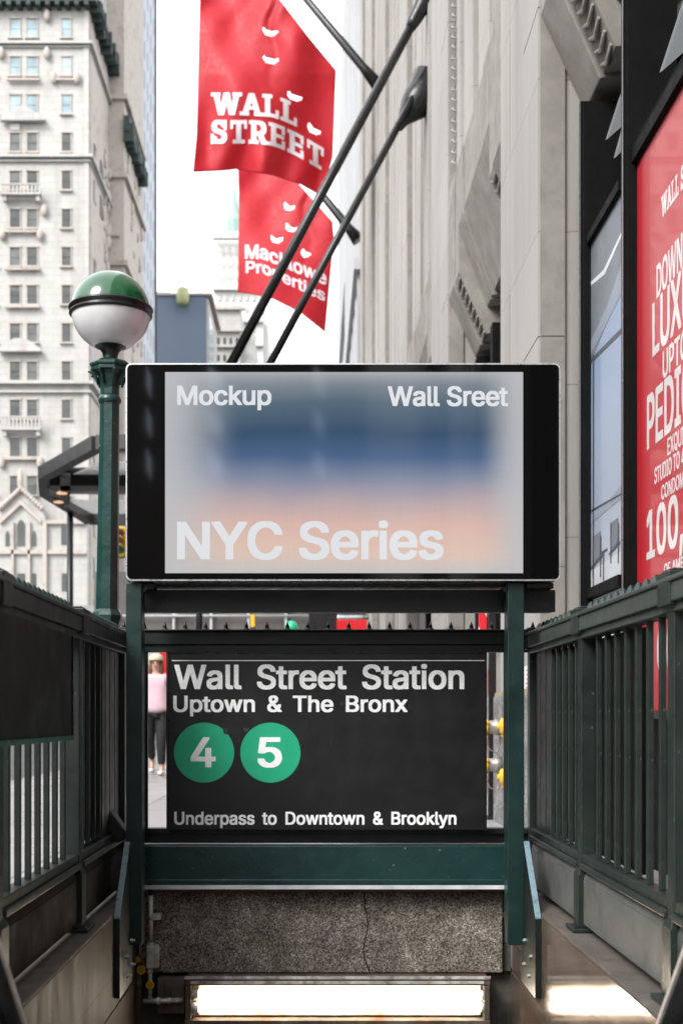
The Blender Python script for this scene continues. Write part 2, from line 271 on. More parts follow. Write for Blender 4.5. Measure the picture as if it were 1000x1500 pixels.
# ------------------------------------------------------------------ lettering (glyph outlines, thousandths of an em)
SANS, SLAB = json.loads(r'''[{"&":[448,[[456,-13,455,18,397,88,407,104,422,146,427,176,428,238,329,238,328,213,321,180,253,261,257,267,286,287,310,309,327,331,337,351,343,376,343,432,337,458,328,474,311,495,291,510,269,520,238,527,151,525,123,517,99,503,82,488,63,458,55,421,55,376,58,354,65,334,77,312,102,279,62,247,40,223,23,196,15,167,13,148,15,98,22,73,35,46,57,20,78,5,104,-8,142,-18,156,-20,249,-18,298,-5,324,10,344,-13],[258,89,241,77,208,63,188,62,171,67,148,80,127,104,118,126,118,136,122,146,137,171,168,198],[188,342,163,379,158,394,158,402,163,416,178,433,194,443,204,445,222,435,230,428,238,414,240,399,227,376,209,358]]],",":[188,[[19,-133,105,-132,157,54,156,85,49,85,47,83,18,-97]]],"-":[453,[[357,176,356,258,93,258,94,175]]],"0":[453,[[288,525,269,528,184,528,154,522,128,510,104,493,87,476,67,448,50,412,35,359,28,306,28,202,35,149,48,99,73,49,106,13,137,-7,168,-17,189,-20,266,-20,292,-15,316,-7,331,2,349,15,368,34,385,57,403,96,415,134,425,206,425,302,420,348,410,393,398,424,387,448,367,476,349,493,326,510],[231,65,222,65,201,73,191,80,165,108,150,136,142,159,135,188,130,228,130,281,133,311,148,369,162,396,175,414,197,433,221,443,232,443,261,430,278,414,292,396,303,373,313,342,323,277,323,231,320,199,313,166,303,136,288,108,262,80,249,72]]],"1":[453,[[411,-13,411,68,297,69,297,521,178,522,67,441,67,346,108,345,188,405,192,406,192,69,57,68,57,-12]]],"3":[453,[[51,522,51,438,247,438,137,312,137,236,221,232,241,227,262,217,272,210,290,192,297,182,307,157,308,139,298,111,290,99,272,83,241,68,228,65,209,65,186,72,158,88,140,109,133,122,129,145,24,145,25,101,30,81,42,56,53,39,86,10,114,-5,152,-17,178,-20,259,-20,298,-13,341,5,377,34,395,59,403,76,410,98,413,121,413,169,410,191,400,221,392,236,383,248,361,270,341,283,316,295,289,302,267,303,267,306,392,446,392,521]]],"4":[453,[[329,522,228,522,223,518,20,172,21,92,261,92,262,-13,362,-13,363,91,433,93,433,176,363,178,362,332,262,331,261,177,143,178,327,488,330,494]]],"5":[453,[[386,522,75,521,58,358,47,268,47,241,49,238,94,233,149,233,164,245,181,253,211,262,229,260,259,247,283,224,298,199,307,171,305,144,300,129,285,103,256,77,226,65,204,68,174,85,152,111,141,143,41,143,42,96,48,73,58,53,86,20,118,-2,141,-12,181,-20,261,-20,289,-15,309,-8,349,15,375,41,393,69,405,99,410,124,412,148,410,202,398,248,387,271,367,298,348,315,328,328,288,343,267,347,193,347,160,341,171,438,386,438]]],"7":[453,[[78,-13,184,-13,187,-11,410,432,409,522,42,521,43,438,292,438,77,14]]],"A":[480,[[483,-12,483,14,297,521,183,522,177,511,-2,21,-3,-12,104,-13,154,128,324,128,376,-13],[239,375,262,302,294,212,183,213]]],"B":[456,[[41,522,40,-12,291,-13,341,-5,359,2,384,15,399,27,418,49,432,78,438,113,438,161,435,184,428,206,408,238,387,257,368,268,382,277,402,298,410,312,417,334,418,348,417,412,410,438,393,468,377,485,354,502,332,512,299,520],[145,216,249,217,266,213,289,203,299,197,318,178,328,161,335,136,327,113,317,99,299,85,267,73,239,70,146,70],[145,299,146,438,249,437,267,432,281,425,305,401,315,376,313,361,303,339,279,315,254,303,228,298]]],"C":[510,[[406,497,369,515,326,527,222,528,193,523,161,513,134,500,113,485,82,456,57,421,33,368,22,309,20,221,25,176,37,131,60,83,82,53,104,30,137,7,181,-12,226,-20,309,-20,341,-15,384,0,412,17,426,27,450,51,472,83,485,113,492,138,493,172,389,173,380,146,370,128,346,100,328,87,302,75,267,67,228,77,191,98,162,129,142,164,132,192,127,216,123,246,127,292,140,341,153,368,173,394,193,412,216,427,241,437,264,442,281,440,312,430,336,417,362,393,373,376,382,359,389,335,493,336,492,371,482,404,470,429,452,456,424,483]]],"D":[502,[[41,-13,262,-13,309,-7,354,8,384,25,408,43,435,74,452,101,462,122,477,176,482,219,480,312,468,369,452,409,422,452,389,482,371,493,338,508,288,520,272,522,40,521],[146,70,145,438,221,438,254,433,276,427,298,417,321,400,347,371,363,339,373,306,378,274,377,223,363,171,350,144,337,126,306,98,281,85,262,78,229,72]]],"E":[419,[[394,-13,394,70,145,71,146,215,375,216,374,298,146,298,145,438,391,438,392,521,41,522,40,-12]]],"F":[410,[[41,-13,145,-12,146,208,367,209,366,292,145,292,145,438,387,438,387,522,40,521]]],"G":[520,[[159,513,118,490,85,461,53,416,32,363,22,309,20,221,28,159,47,106,72,64,108,27,134,8,181,-12,228,-20,311,-20,356,-12,387,0,422,22,450,48,472,78,482,98,490,121,497,154,498,268,264,268,264,185,392,184,388,164,378,139,367,121,346,98,309,77,289,70,269,67,238,73,214,83,196,95,168,121,150,148,132,192,125,228,123,263,130,309,140,341,153,368,170,391,186,407,209,423,246,438,262,442,279,440,302,433,326,422,339,412,368,379,389,335,492,335,493,369,483,402,465,438,448,459,429,478,399,500,367,515,341,523,311,528,219,528,197,525]]],"I":[300,[[13,-13,290,-12,289,70,203,71,203,438,289,438,289,522,12,521,13,438,98,438,98,71,13,70]]],"K":[467,[[468,-13,468,14,275,284,278,292,462,488,467,494,467,521,342,522,146,307,145,521,41,522,40,-12,145,-12,145,154,196,207,352,-13]]],"L":[393,[[41,522,40,-12,381,-13,381,70,145,71,145,521]]],"M":[628,[[588,522,455,521,314,152,302,191,173,519,171,522,41,522,40,-12,142,-12,142,298,265,-12,361,-13,484,300,485,-12,588,-13]]],"N":[523,[[482,-13,483,521,378,521,377,173,158,519,156,522,41,522,40,-12,145,-12,146,337,188,266,365,-11,367,-13]]],"O":[533,[[381,510,354,520,312,528,221,528,174,518,137,502,103,477,70,441,43,394,27,341,20,288,22,199,32,148,43,114,55,91,83,51,119,18,158,-3,194,-15,226,-20,308,-20,341,-15,372,-5,399,8,419,22,453,54,472,79,492,118,507,167,513,223,513,286,510,321,503,356,492,391,477,421,460,446,428,480,402,498],[264,442,292,437,321,425,348,407,363,391,385,359,395,338,403,311,410,268,410,241,403,198,393,167,380,141,362,116,334,92,306,77,277,68,257,68,224,78,191,98,167,122,150,148,138,172,130,199,123,246,125,281,132,316,140,341,165,384,183,403,204,420,236,435]]],"P":[445,[[41,-13,145,-12,146,172,261,172,314,178,339,187,366,202,387,219,405,243,417,266,427,301,428,314,427,394,420,421,405,452,397,464,374,487,357,498,324,513,281,522,40,521],[146,255,145,438,234,438,264,432,291,417,303,404,313,389,323,358,322,329,317,314,305,292,279,270,248,258,218,255]]],"Q":[533,[[487,-62,488,-34,435,36,465,69,492,118,503,152,512,201,513,286,508,332,495,383,472,429,453,454,412,492,381,510,354,520,326,527,312,528,209,527,174,518,129,497,103,477,83,458,60,426,40,386,25,332,20,288,22,199,32,148,43,114,60,83,83,51,103,32,129,12,166,-7,194,-15,226,-20,308,-20,346,-13,381,-62],[269,442,302,433,329,420,348,407,375,376,390,349,403,311,410,268,410,241,403,198,397,176,380,141,369,127,365,129,332,172,227,171,228,141,282,71,277,68,257,68,232,75,202,90,191,98,162,129,142,164,132,192,125,228,123,263,130,309,140,341,165,384,183,403,204,420,236,435]]],"R":[449,[[41,522,40,-12,145,-12,145,184,226,185,330,-9,334,-13,446,-13,447,16,347,198,348,202,362,208,379,220,398,239,415,266,427,302,430,331,430,374,427,402,418,431,398,466,377,487,361,498,341,508,296,520],[146,438,248,437,271,430,298,413,308,401,318,383,325,356,322,332,308,304,288,285,254,272,232,268,146,268]]],"S":[447,[[324,517,302,523,272,528,181,528,139,520,104,505,76,485,57,464,40,434,32,398,32,348,40,312,55,288,83,262,118,242,159,227,241,205,289,185,315,162,325,139,315,113,305,99,291,87,271,75,253,68,219,63,186,72,156,88,137,109,127,132,124,150,19,150,20,104,28,74,38,54,52,36,68,20,86,7,116,-8,144,-17,176,-22,272,-22,318,-13,359,5,384,23,402,43,418,71,425,91,428,111,428,167,420,201,413,214,397,236,381,250,361,263,338,275,296,290,229,307,174,328,147,351,137,371,137,381,143,398,164,422,201,440,216,443,234,443,259,437,279,427,294,415,312,389,318,365,419,365,420,408,412,438,405,451,393,468,369,492,349,505]]],"T":[449,[[276,-13,277,438,436,438,437,521,13,522,13,438,173,438,173,-12]]],"U":[517,[[41,522,40,144,43,119,50,96,63,68,73,53,99,25,128,5,171,-13,204,-20,221,-22,314,-20,357,-10,401,12,414,22,440,48,452,64,468,99,475,126,477,138,477,521,373,521,373,188,367,148,352,118,328,92,312,82,284,70,269,67,248,67,219,75,202,83,184,97,163,121,148,154,145,171,145,521]]],"W":[686,[[690,521,583,521,492,167,399,522,288,522,285,519,194,170,192,172,103,521,-3,522,-3,493,0,479,135,-12,249,-13,252,-11,342,327,435,-12,549,-13,552,-11,683,476,690,494]]],"X":[474,[[-1,-13,111,-13,238,168,272,116,362,-13,475,-12,473,18,305,261,308,269,465,493,464,522,354,522,238,353,124,522,10,521,12,491,172,261,-2,14]]],"Y":[472,[[184,-13,288,-12,288,196,475,494,474,522,361,522,236,317,205,371,111,522,-3,521,-3,494,183,196]]],"a":[389,[[356,-13,357,282,350,318,332,351,314,368,289,383,259,393,222,398,164,398,128,393,92,382,62,363,42,342,25,316,22,308,22,277,79,260,119,260,130,279,149,298,174,312,196,317,214,312,236,298,250,277,255,259,246,248,228,242,142,232,88,220,54,205,28,182,17,162,12,144,10,84,18,48,33,23,61,-2,81,-12,121,-22,211,-20,234,-13,256,-2,257,-13],[255,162,255,138,250,119,237,96,211,73,189,63,168,60,139,70,120,88,113,103,115,113,120,122,141,140,183,153]]],"c":[396,[[328,368,298,385,254,397,178,398,151,395,114,383,91,370,63,346,43,319,27,284,17,244,13,201,17,131,28,88,43,57,60,34,78,17,101,0,121,-10,158,-20,173,-22,257,-20,294,-10,318,2,334,13,357,36,368,53,383,89,383,116,329,130,284,130,278,113,267,94,243,73,212,62,202,62,186,67,173,73,156,87,138,109,123,144,117,178,117,198,122,226,137,264,147,279,164,297,179,307,197,313,204,315,218,313,232,308,249,298,270,277,284,248,324,248,381,263,382,292,367,326,355,342]]],"d":[424,[[391,522,290,521,289,377,266,390,241,397,168,398,141,395,114,387,88,372,57,342,40,318,23,277,15,234,13,174,18,121,27,89,45,51,57,34,81,10,98,-2,132,-17,161,-22,243,-20,266,-13,292,3,294,-13,392,-12],[208,62,189,65,173,73,161,82,143,101,128,129,120,157,117,179,117,199,120,221,128,249,138,269,145,279,164,298,184,310,202,315,214,313,238,303,251,293,265,277,282,246,292,198,288,157,282,132,270,108,244,78,224,67]]],"e":[404,[[121,387,92,372,60,342,43,319,30,292,22,268,15,231,13,172,18,121,30,83,52,44,79,15,101,0,131,-13,176,-22,249,-22,281,-17,309,-7,344,15,367,39,385,76,384,105,331,118,286,118,277,99,257,78,228,63,204,62,173,73,147,94,128,122,118,156,391,157,390,243,382,284,373,306,358,332,339,355,308,378,274,392,234,398,176,398,149,395],[122,236,125,249,140,276,168,302,201,315,211,315,226,310,244,300,268,274,283,241,282,235]]],"h":[410,[[34,522,33,-12,133,-12,133,224,137,246,147,271,153,281,171,298,193,310,204,313,216,313,239,303,257,288,270,264,275,244,277,-12,376,-13,377,279,370,312,357,342,350,353,329,373,319,380,302,388,272,397,256,398,184,397,154,388,134,377,133,521]]],"i":[167,[[34,-13,133,-12,132,393,33,393],[27,518,22,506,22,461,27,449,41,435,54,430,114,430,129,437,140,448,147,464,147,503,140,519,126,532,114,537,54,537,39,530]]],"k":[381,[[34,522,33,-12,133,-12,133,126,151,143,274,-13,391,-13,392,14,388,19,233,214,380,366,380,393,266,393,134,260,133,521]]],"l":[189,[[34,522,33,51,37,36,48,13,61,0,84,-12,99,-15,181,-15,199,-12,200,23,190,68,148,68,138,78,133,101,133,521]]],"n":[410,[[376,-13,377,277,368,318,358,339,348,354,329,373,319,380,302,388,272,397,256,398,184,397,154,388,132,375,131,393,34,393,33,-12,133,-12,133,224,137,246,147,271,153,281,171,298,193,310,204,313,216,313,239,303,257,288,270,264,275,244,277,-12]]],"o":[415,[[318,2,336,15,357,36,373,59,385,83,397,121,402,166,400,233,392,274,377,311,355,342,329,367,301,383,272,393,238,398,178,398,142,393,104,378,74,357,50,329,30,292,20,261,15,231,13,201,15,144,23,103,38,66,53,43,78,17,101,0,141,-17,173,-22,243,-22,274,-17,294,-10],[204,315,224,312,239,305,249,298,270,277,287,248,293,228,298,201,297,162,288,132,278,111,265,93,248,77,229,67,212,62,196,63,173,73,156,87,145,99,128,129,117,178,117,198,122,226,137,264,147,279,164,297,183,308]]],"p":[424,[[34,-157,133,-156,134,2,168,-17,194,-22,264,-22,286,-18,311,-10,344,10,367,33,382,54,397,86,408,134,410,228,407,253,397,291,382,322,367,344,346,365,321,382,291,393,274,397,201,398,162,392,132,373,131,393,33,393],[218,62,201,67,181,78,157,104,148,119,138,148,133,176,133,202,142,243,155,271,163,282,188,303,201,310,222,315,244,308,256,302,277,282,288,266,302,233,308,186,302,146,293,122,283,104,253,73,239,67]]],"r":[259,[[34,-13,133,-12,133,233,137,251,150,277,166,293,186,305,209,312,222,308,263,309,262,397,183,398,152,392,132,380,131,393,33,393]]],"s":[365,[[68,2,91,-10,129,-20,144,-22,234,-20,269,-12,298,2,316,15,337,39,350,73,352,128,347,152,332,179,311,198,277,215,181,238,162,245,148,253,135,266,130,276,138,292,148,302,164,312,188,318,206,313,226,300,240,282,249,263,289,263,341,275,343,277,343,308,330,338,318,354,306,367,284,382,259,392,218,398,158,398,129,395,92,383,68,368,45,346,37,332,30,316,27,299,27,249,30,231,45,202,62,185,73,178,104,163,211,137,228,128,242,114,247,103,237,86,219,72,201,63,178,60,156,67,139,77,122,98,113,120,71,120,16,108,15,81,25,49,40,26]]],"t":[227,[[229,-13,233,-11,233,18,222,66,176,67,171,65,161,70,153,78,147,94,147,312,223,314,223,393,147,394,146,485,46,485,45,394,-13,393,-13,314,45,312,45,64,52,38,62,19,79,2,104,-12,126,-17,212,-17]]],"u":[410,[[34,393,33,98,45,53,65,21,84,3,106,-8,119,-13,146,-18,219,-18,253,-10,276,3,278,3,279,-13,376,-13,377,393,277,393,275,143,268,119,252,93,232,77,219,70,197,65,173,75,150,96,142,111,135,132,133,393]]],"w":[567,[[565,393,460,393,397,167,336,393,232,393,180,208,175,182,169,168,108,391,106,393,4,393,3,361,117,-12,218,-13,220,-11,278,192,282,211,284,213,298,157,348,-12,449,-13,565,366]]],"x":[379,[[3,-13,111,-13,189,105,267,-13,377,-12,377,16,253,191,370,363,371,393,262,393,205,308,191,282,119,393,8,393,8,366,117,209,125,192,3,18]]],"y":[389,[[29,-153,54,-158,128,-158,144,-155,162,-148,181,-137,207,-107,228,-62,388,356,392,366,391,393,285,393,194,143,105,393,-3,393,-3,366,137,3,137,-6,127,-34,115,-56,104,-67,92,-73,43,-73,40,-76,28,-119]]]},{"W":[796,[[-88,523,-88,434,-7,432,116,-15,269,-15,272,-12,342,252,415,-14,569,-15,572,-12,692,431,694,433,773,434,772,523,514,523,513,434,539,433,540,431,492,248,420,523,267,523,262,509,194,250,192,253,147,428,148,433,172,434,171,523]]],"A":[590,[[-88,-17,171,-18,172,71,155,73,174,127,305,126,323,76,322,72,307,71,308,-18,567,-17,567,71,482,72,480,76,316,523,162,523,160,521,-2,74,-4,72,-88,71],[239,310,272,221,272,213,205,214]]],"L":[503,[[-56,523,-57,434,20,432,20,73,-57,71,-57,-17,224,-18,226,-15,314,-15,316,-18,402,-18,402,182,315,181,314,72,165,73,165,432,225,434,225,523]]],"S":[557,[[-8,-27,73,-27,74,2,84,-5,111,-15,156,-23,306,-22,348,-12,379,3,404,22,422,41,438,69,445,89,448,109,447,181,440,202,425,228,401,252,357,277,316,292,249,308,194,330,167,353,158,368,157,379,170,406,184,420,211,435,229,438,259,425,275,412,292,388,298,363,360,363,361,290,439,290,439,530,361,530,359,512,329,523,292,530,161,530,119,522,98,513,66,495,43,474,23,444,15,421,12,399,12,346,15,326,20,311,35,286,62,260,98,240,139,225,221,203,269,183,295,161,303,144,303,132,292,109,271,88,243,73,226,68,216,70,183,85,162,104,150,124,144,152,74,152,73,213,-8,213]]],"T":[559,[[53,-18,393,-17,392,72,297,73,297,436,377,437,378,324,458,323,458,523,-13,523,-12,323,67,324,68,437,153,436,153,73,53,72]]],"R":[559,[[-44,523,-45,434,20,432,20,73,-57,71,-56,-18,224,-18,225,71,165,73,166,183,206,183,208,181,310,-11,314,-15,319,-15,321,-18,538,-17,538,71,438,72,367,199,399,218,423,244,442,281,448,311,450,376,443,418,427,456,418,468,397,488,361,510,334,518,302,523],[166,437,216,437,241,432,269,418,288,399,298,381,305,351,302,334,292,311,272,290,251,278,226,272,165,271]]],"E":[529,[[-44,-18,114,-18,116,-15,326,-15,328,-18,417,-17,416,182,327,181,326,72,165,73,166,213,395,214,394,300,166,300,165,436,326,437,327,324,416,323,416,523,-45,523,-45,434,20,432,20,73,-45,71]]]}]''')
GLYPH_CACHE = {}
BASE, CAP = -.0135, .522
def glyph_mesh(ch, font, depth):
    key = (ch, font is SLAB, depth)
    if key in GLYPH_CACHE: return GLYPH_CACHE[key]
    cu = bpy.data.curves.new('lettering', 'CURVE'); cu.dimensions = '2D'; cu.fill_mode = 'FRONT' if not depth else 'BOTH'; cu.extrude = depth
    for L in (font.get(ch) or SANS[ch])[1]:
        sp = cu.splines.new('POLY'); n = len(L) // 2; sp.points.add(n - 1); sp.use_cyclic_u = True
        for i in range(n): sp.points[i].co = (L[2 * i] / 1000, L[2 * i + 1] / 1000 - BASE, 0, 1)
    ob = bpy.data.objects.new('tmp_text', cu); COL.objects.link(ob)
    dg = bpy.context.evaluated_depsgraph_get(); dg.update()
    me = bpy.data.meshes.new_from_object(ob.evaluated_get(dg))
    r = ([tuple(v.co) for v in me.vertices], [tuple(p.vertices) for p in me.polygons])
    bpy.data.objects.remove(ob); bpy.data.curves.remove(cu); bpy.data.meshes.remove(me)
    GLYPH_CACHE[key] = r; return r
def text_flat(s, font=SANS, space=.28, track=0, depth=.0):
    """lettering mesh data in em units, one glyph after the other: verts, faces, width"""
    x = 0; vs = []; fs = []
    for ch in s:
        if ch == ' ': x += space; continue
        v, f = glyph_mesh(ch, font, depth); o = len(vs)
        vs += [(a[0] + x, a[1], a[2]) for a in v]; fs += [tuple(q + o for q in g) for g in f]
        x += (font.get(ch) or SANS[ch])[0] / 1000 + track
    xmin = min(v[0] for v in vs); xmax = max(v[0] for v in vs)
    return [(v[0] - xmin, v[1], v[2]) for v in vs], fs, xmax - xmin
def lettering(parent, s, fn, mat, w, cap, font=SANS, space=.28, track=0, name='lettering', dep=.0015, label=None):
    """fn(u, v, t) -> world; u in 0..w, v in 0..cap, t outwards"""
    vs, fs, W = text_flat(s, font, space, track, .5)
    sx = w / W; sy = cap / CAP
    mb = MB(); mb.add([fn(v[0] * sx, v[1] * sy, (v[2] + .5) * dep) for v in vs], fs)
    return part(name, mb, mat, parent, label)
# ================================================================== FOREGROUND
XL, XR = -0.71, 0.805         # faces of the stairwell walls
YB = 5.0                      # face of the beam over the stairs
KERB = 0.10
# ---- stairwell walls
STONE_WALL = None
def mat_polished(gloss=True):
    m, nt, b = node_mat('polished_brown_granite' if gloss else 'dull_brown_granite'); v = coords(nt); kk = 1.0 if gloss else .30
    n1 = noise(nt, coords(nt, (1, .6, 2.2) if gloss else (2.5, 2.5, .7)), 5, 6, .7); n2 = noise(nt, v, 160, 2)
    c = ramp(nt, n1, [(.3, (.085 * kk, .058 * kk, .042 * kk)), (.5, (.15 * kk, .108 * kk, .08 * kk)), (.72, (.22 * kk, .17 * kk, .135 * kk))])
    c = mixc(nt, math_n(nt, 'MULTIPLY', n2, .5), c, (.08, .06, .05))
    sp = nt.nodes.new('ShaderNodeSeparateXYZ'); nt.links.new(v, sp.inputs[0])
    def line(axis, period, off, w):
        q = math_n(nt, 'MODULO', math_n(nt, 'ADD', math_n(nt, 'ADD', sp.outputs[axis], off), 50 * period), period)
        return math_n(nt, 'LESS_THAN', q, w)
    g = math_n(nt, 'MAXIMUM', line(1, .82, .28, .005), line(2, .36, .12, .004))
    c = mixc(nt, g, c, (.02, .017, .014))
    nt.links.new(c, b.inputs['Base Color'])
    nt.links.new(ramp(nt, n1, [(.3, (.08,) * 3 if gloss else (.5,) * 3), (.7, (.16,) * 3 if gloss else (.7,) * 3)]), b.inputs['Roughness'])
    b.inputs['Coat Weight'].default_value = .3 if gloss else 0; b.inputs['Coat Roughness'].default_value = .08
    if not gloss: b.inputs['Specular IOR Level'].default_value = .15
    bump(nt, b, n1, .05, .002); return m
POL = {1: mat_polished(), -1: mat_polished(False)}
COPE = M('worn_granite_coping', (.085, .073, .062), .75, 0, 7, .3, 140, .4, .003, dirt=(.09, .08, .07), ds=4)
def stair_wall(sgn, xf, label):
    xo = xf + sgn * .24
    t = thing('stairwell_wall', ((xf + xo) / 2, 3.6, 0), label, 'wall', 'granite walls beside the stairs')
    part('facing', MB().box(xf, xo, 1.7, YB + .9, -3.2, -.245).box(xf + sgn * .004, xo, 1.7, YB + .9, -.245, -.232).box(xf, xo, 1.7, YB - .001, -.232, KERB - .012), POL[sgn], t)
    part('coping', MB().box(xf - sgn * .0, xo, 1.7, YB + .14, KERB - .0115, KERB), COPE, t, bev=.003)
    return t
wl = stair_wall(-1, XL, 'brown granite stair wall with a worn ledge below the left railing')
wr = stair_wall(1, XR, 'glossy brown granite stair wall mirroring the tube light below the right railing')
CONC = M('grimy_concrete', (.085, .078, .068), .85, 0, 6, .4, 40, .5, .006, dirt=(.03, .028, .025), ds=5)
solo('soffit_wall', MB().box(XL, XR, YB + .06, YB + .5, -1.2, -.242), CONC, (0, YB + .1, -1.2), 'grimy recessed concrete wall behind the tube light fixture', 'wall')
# stairs running down under the beam
st = MB()
for i in range(17):
    y = 1.9 + i * .28; st.box(XL, XR, y, y + .28, -.17 * (i + 1) - .6, -.17 * (i + 1))
solo('stairs', st, CONC, (0, 1.9, -.2), kind='structure')
solo('stair_landing', MB().box(XL, XR, 6.66, 12, -3.6, -2.9), CONC, (0, 8, -3), kind='structure')

# ---- granite beam over the stairs
GR = granite('speckled_granite', [(.03, (.03, .027, .024)), (.22, (.105, .092, .078)), (.48, (.20, .172, .145)), (.72, (.34, .295, .245)), (.92, (.70, .65, .58))], 200)
beam = thing('stair_beam', (0, YB, 0), 'speckled granite beam with a thin crack above the glowing tube light', 'beam')
part('granite_face', MB().box(XL + .002, XR - .04, YB, YB + .3, -.2415, .088), GR, beam, bev=.004)
part('top_edge', MB().box(XL + .002, XR - .04, YB - .012, YB + .3, .0885, .104), M('smooth_stone_edge', (.20, .17, .15), .7, 0, 8, .3, 70, .3), beam, bev=.003)
cr = [(533, 1305), (535, 1330), (539, 1352), (535, 1374), (532, 1388), (534, 1405), (541, 1425)]
cv = []
random.seed(3)
pts = []
for (a, b), (c, d) in zip(cr, cr[1:]):
    for k in range(5): pts.append((a + (c - a) * k / 5 + random.uniform(-1, 1), b + (d - b) * k / 5))
pts.append(cr[-1])
ck = MB()
for (a, b), (c, d) in zip(pts, pts[1:]):
    w = random.uniform(.5, 1.2); p = [(a - w, b), (a + w, b), (c + w, d), (c - w, d)]
    q = [P(u, v, YB - .0015) for u, v in p]; ck.prism([(x, y, max(z, -.24)) for x, y, z in q], (0, .003, 0))
part('crack', ck, M('dark_crack', (.008, .007, .006), .9, bst=0), beam)  # thin dark sliver drawn along the crack line

part('end_filler', MB().box(XR - .039, XR - .001, YB + .03, YB + .3, -.2405, .10), CONC, beam)
# ---- tube light
yl = 4.9
li = thing('tube_light', P(490, 1500, yl), 'glowing twin tube light fixture hanging under the granite beam', 'light fixture')
def zz(py, D=yl): return Z(py, D)
part('housing', MB().box(X(272, yl), X(716, yl), yl - .035, yl + .155, zz(1441), zz(1434)).box(X(275, yl), X(712, yl), yl + .02, yl + .155, zz(1491), zz(1442))
     .box(X(272, yl), X(716, yl), yl - .035, yl + .155, zz(1500), zz(1491.5)), RUST, li, bev=.003)
part('reflector', MB().box(X(291, yl), X(704, yl), yl + .012, yl + .019, zz(1488), zz(1444)), M('white_reflector', (.42, .38, .33), .5, dirt=(.2, .12, .06), ds=9), li)
for a in (273, 707):
    part('end_plate', MB().box(X(a, yl), X(a + 8, yl), yl - .034, yl + .02, zz(1491), zz(1441.5)), RUST, li, bev=.002)
part('cover_rail', MB().box(X(281, yl), X(706, yl), yl - .043, yl - .036, zz(1438), zz(1434)).box(X(272, yl), X(716, yl), yl - .043, yl - .036, zz(1431), zz(1427)), PIPE, li)
TUBE = emit('lit_fluorescent_tube', (1.0, .87, .70), 9)
for k, py in enumerate((1457.5, 1475.5)):
    part('fluorescent_tube', MB().tube([P(291, py, yl - .012), P(703, py, yl - .012)], .0165, 16), TUBE, li)
    for a, b in ((280, 291), (703, 708)):
        part('socket', MB().lathe(P(a, py, yl - .012), [(.019, 0), (.021, .004), (.021, (b - a) * yl / F)], 14, 'x'), PIPE, li)

# ---- conduit with junction box at the left end of the beam
yc = 4.93
cd = thing('electrical_conduit', P(222, 1310, yc), 'grey conduit with a junction box and yellow tags left of the granite beam', 'conduit')
part('flexible_hose', MB().tube([P(205, 1243, yc - .02), P(209, 1253, yc - .02), P(216, 1268, yc - .015), P(220, 1285, yc), P(221, 1311, yc)], .0105, 10), GREEN_BEAM, cd)
part('conduit_pipe', MB().tube([P(221, 1309, yc), P(221, 1388, yc)], .0098, 12).lathe(P(221, 1343, yc), [(.0125, -.008), (.0135, 0), (.0125, .008)], 12).lathe(P(221, 1385, yc), [(.012, -.012), (.015, 0), (.012, .012)], 12), PIPE, cd)
part('pipe_clamp', MB().box(X(220, yc), X(236, yc), yc - .012, yc + .04, Z(1347, yc), Z(1339, yc)), PIPE, cd, bev=.002)
jb = part('junction_box', MB().box(X(215, yc), X(231, yc), yc - .02, yc + .03, Z(1418, yc), Z(1384, yc)), PIPE, cd, bev=.006)
part('box_lid', MB().prism([P(u, v, yc - .021) for u, v in ((227, 1384), (231, 1382), (234, 1386), (234, 1414), (231, 1418), (227, 1416))], (0, -.008, 0)), PIPE, jb, bev=.002)
part('conduit_pipe', MB().tube([P(220, 1417, yc), P(220, 1463, yc)], .0088, 12).lathe(P(220, 1422, yc), [(.011, -.01), (.0135, 0), (.011, .01)], 12), PIPE, cd)
part('elbow', MB().tube([P(216, 1398, yc - .01), P(209, 1399, yc - .01), P(205, 1404, yc - .01), P(203, 1416, yc - .01)], [.012, .0135, .013, .011], 12), RUST, cd)
part('drain_pipe', MB().tube([P(203, 1418, yc), P(202, 1440, yc), P(202, 1530, yc)], [.012, .016, .016], 12).lathe(P(202, 1442, yc), [(.016, -.02), (.02, 0), (.016, .02)], 12), RUST, cd)
part('conduit_pipe', MB().tube([P(210, 1467, yc), P(268, 1465, yc)], .0105, 12).lathe(P(232, 1466.5, yc), [(.012, -.01), (.017, 0), (.012, .01)], 12, 'x').lathe(P(248, 1466, yc), [(.012, -.008), (.0145, 0), (.012, .008)], 12, 'x'), PIPE, cd)
for (u, v, ax) in ((201, 1406, .012), (207, 1421, .018), (220, 1443, .017)):
    tg = MB().lathe(P(u, v, yc - .028), [(ax, 0), (ax, .0025)], 20, 'y', False)
    tp = part('tag_disc', tg, YELLOW, cd)
    part('tag_print', MB().lathe(P(u, v, yc - .0292), [(ax * .62, 0), (ax * .62, .0008)], 16, 'y', False), M('faded_tag_print', (.45, .30, .03), .6), tp)
# grimy box beside the light
solo('cable_box', MB().box(X(228, yl), X(268, yl), yl + .06, yl + .15, Z(1490, yl), Z(1438, yl)).box(X(238, yl), X(240, yl), yl + .052, yl + .06, Z(1490, yl), Z(1438, yl)), RUST, P(248, 1490, yl + .1),
     'grimy dark cable box between the conduit and the tube light', 'electrical box', bev=.004)

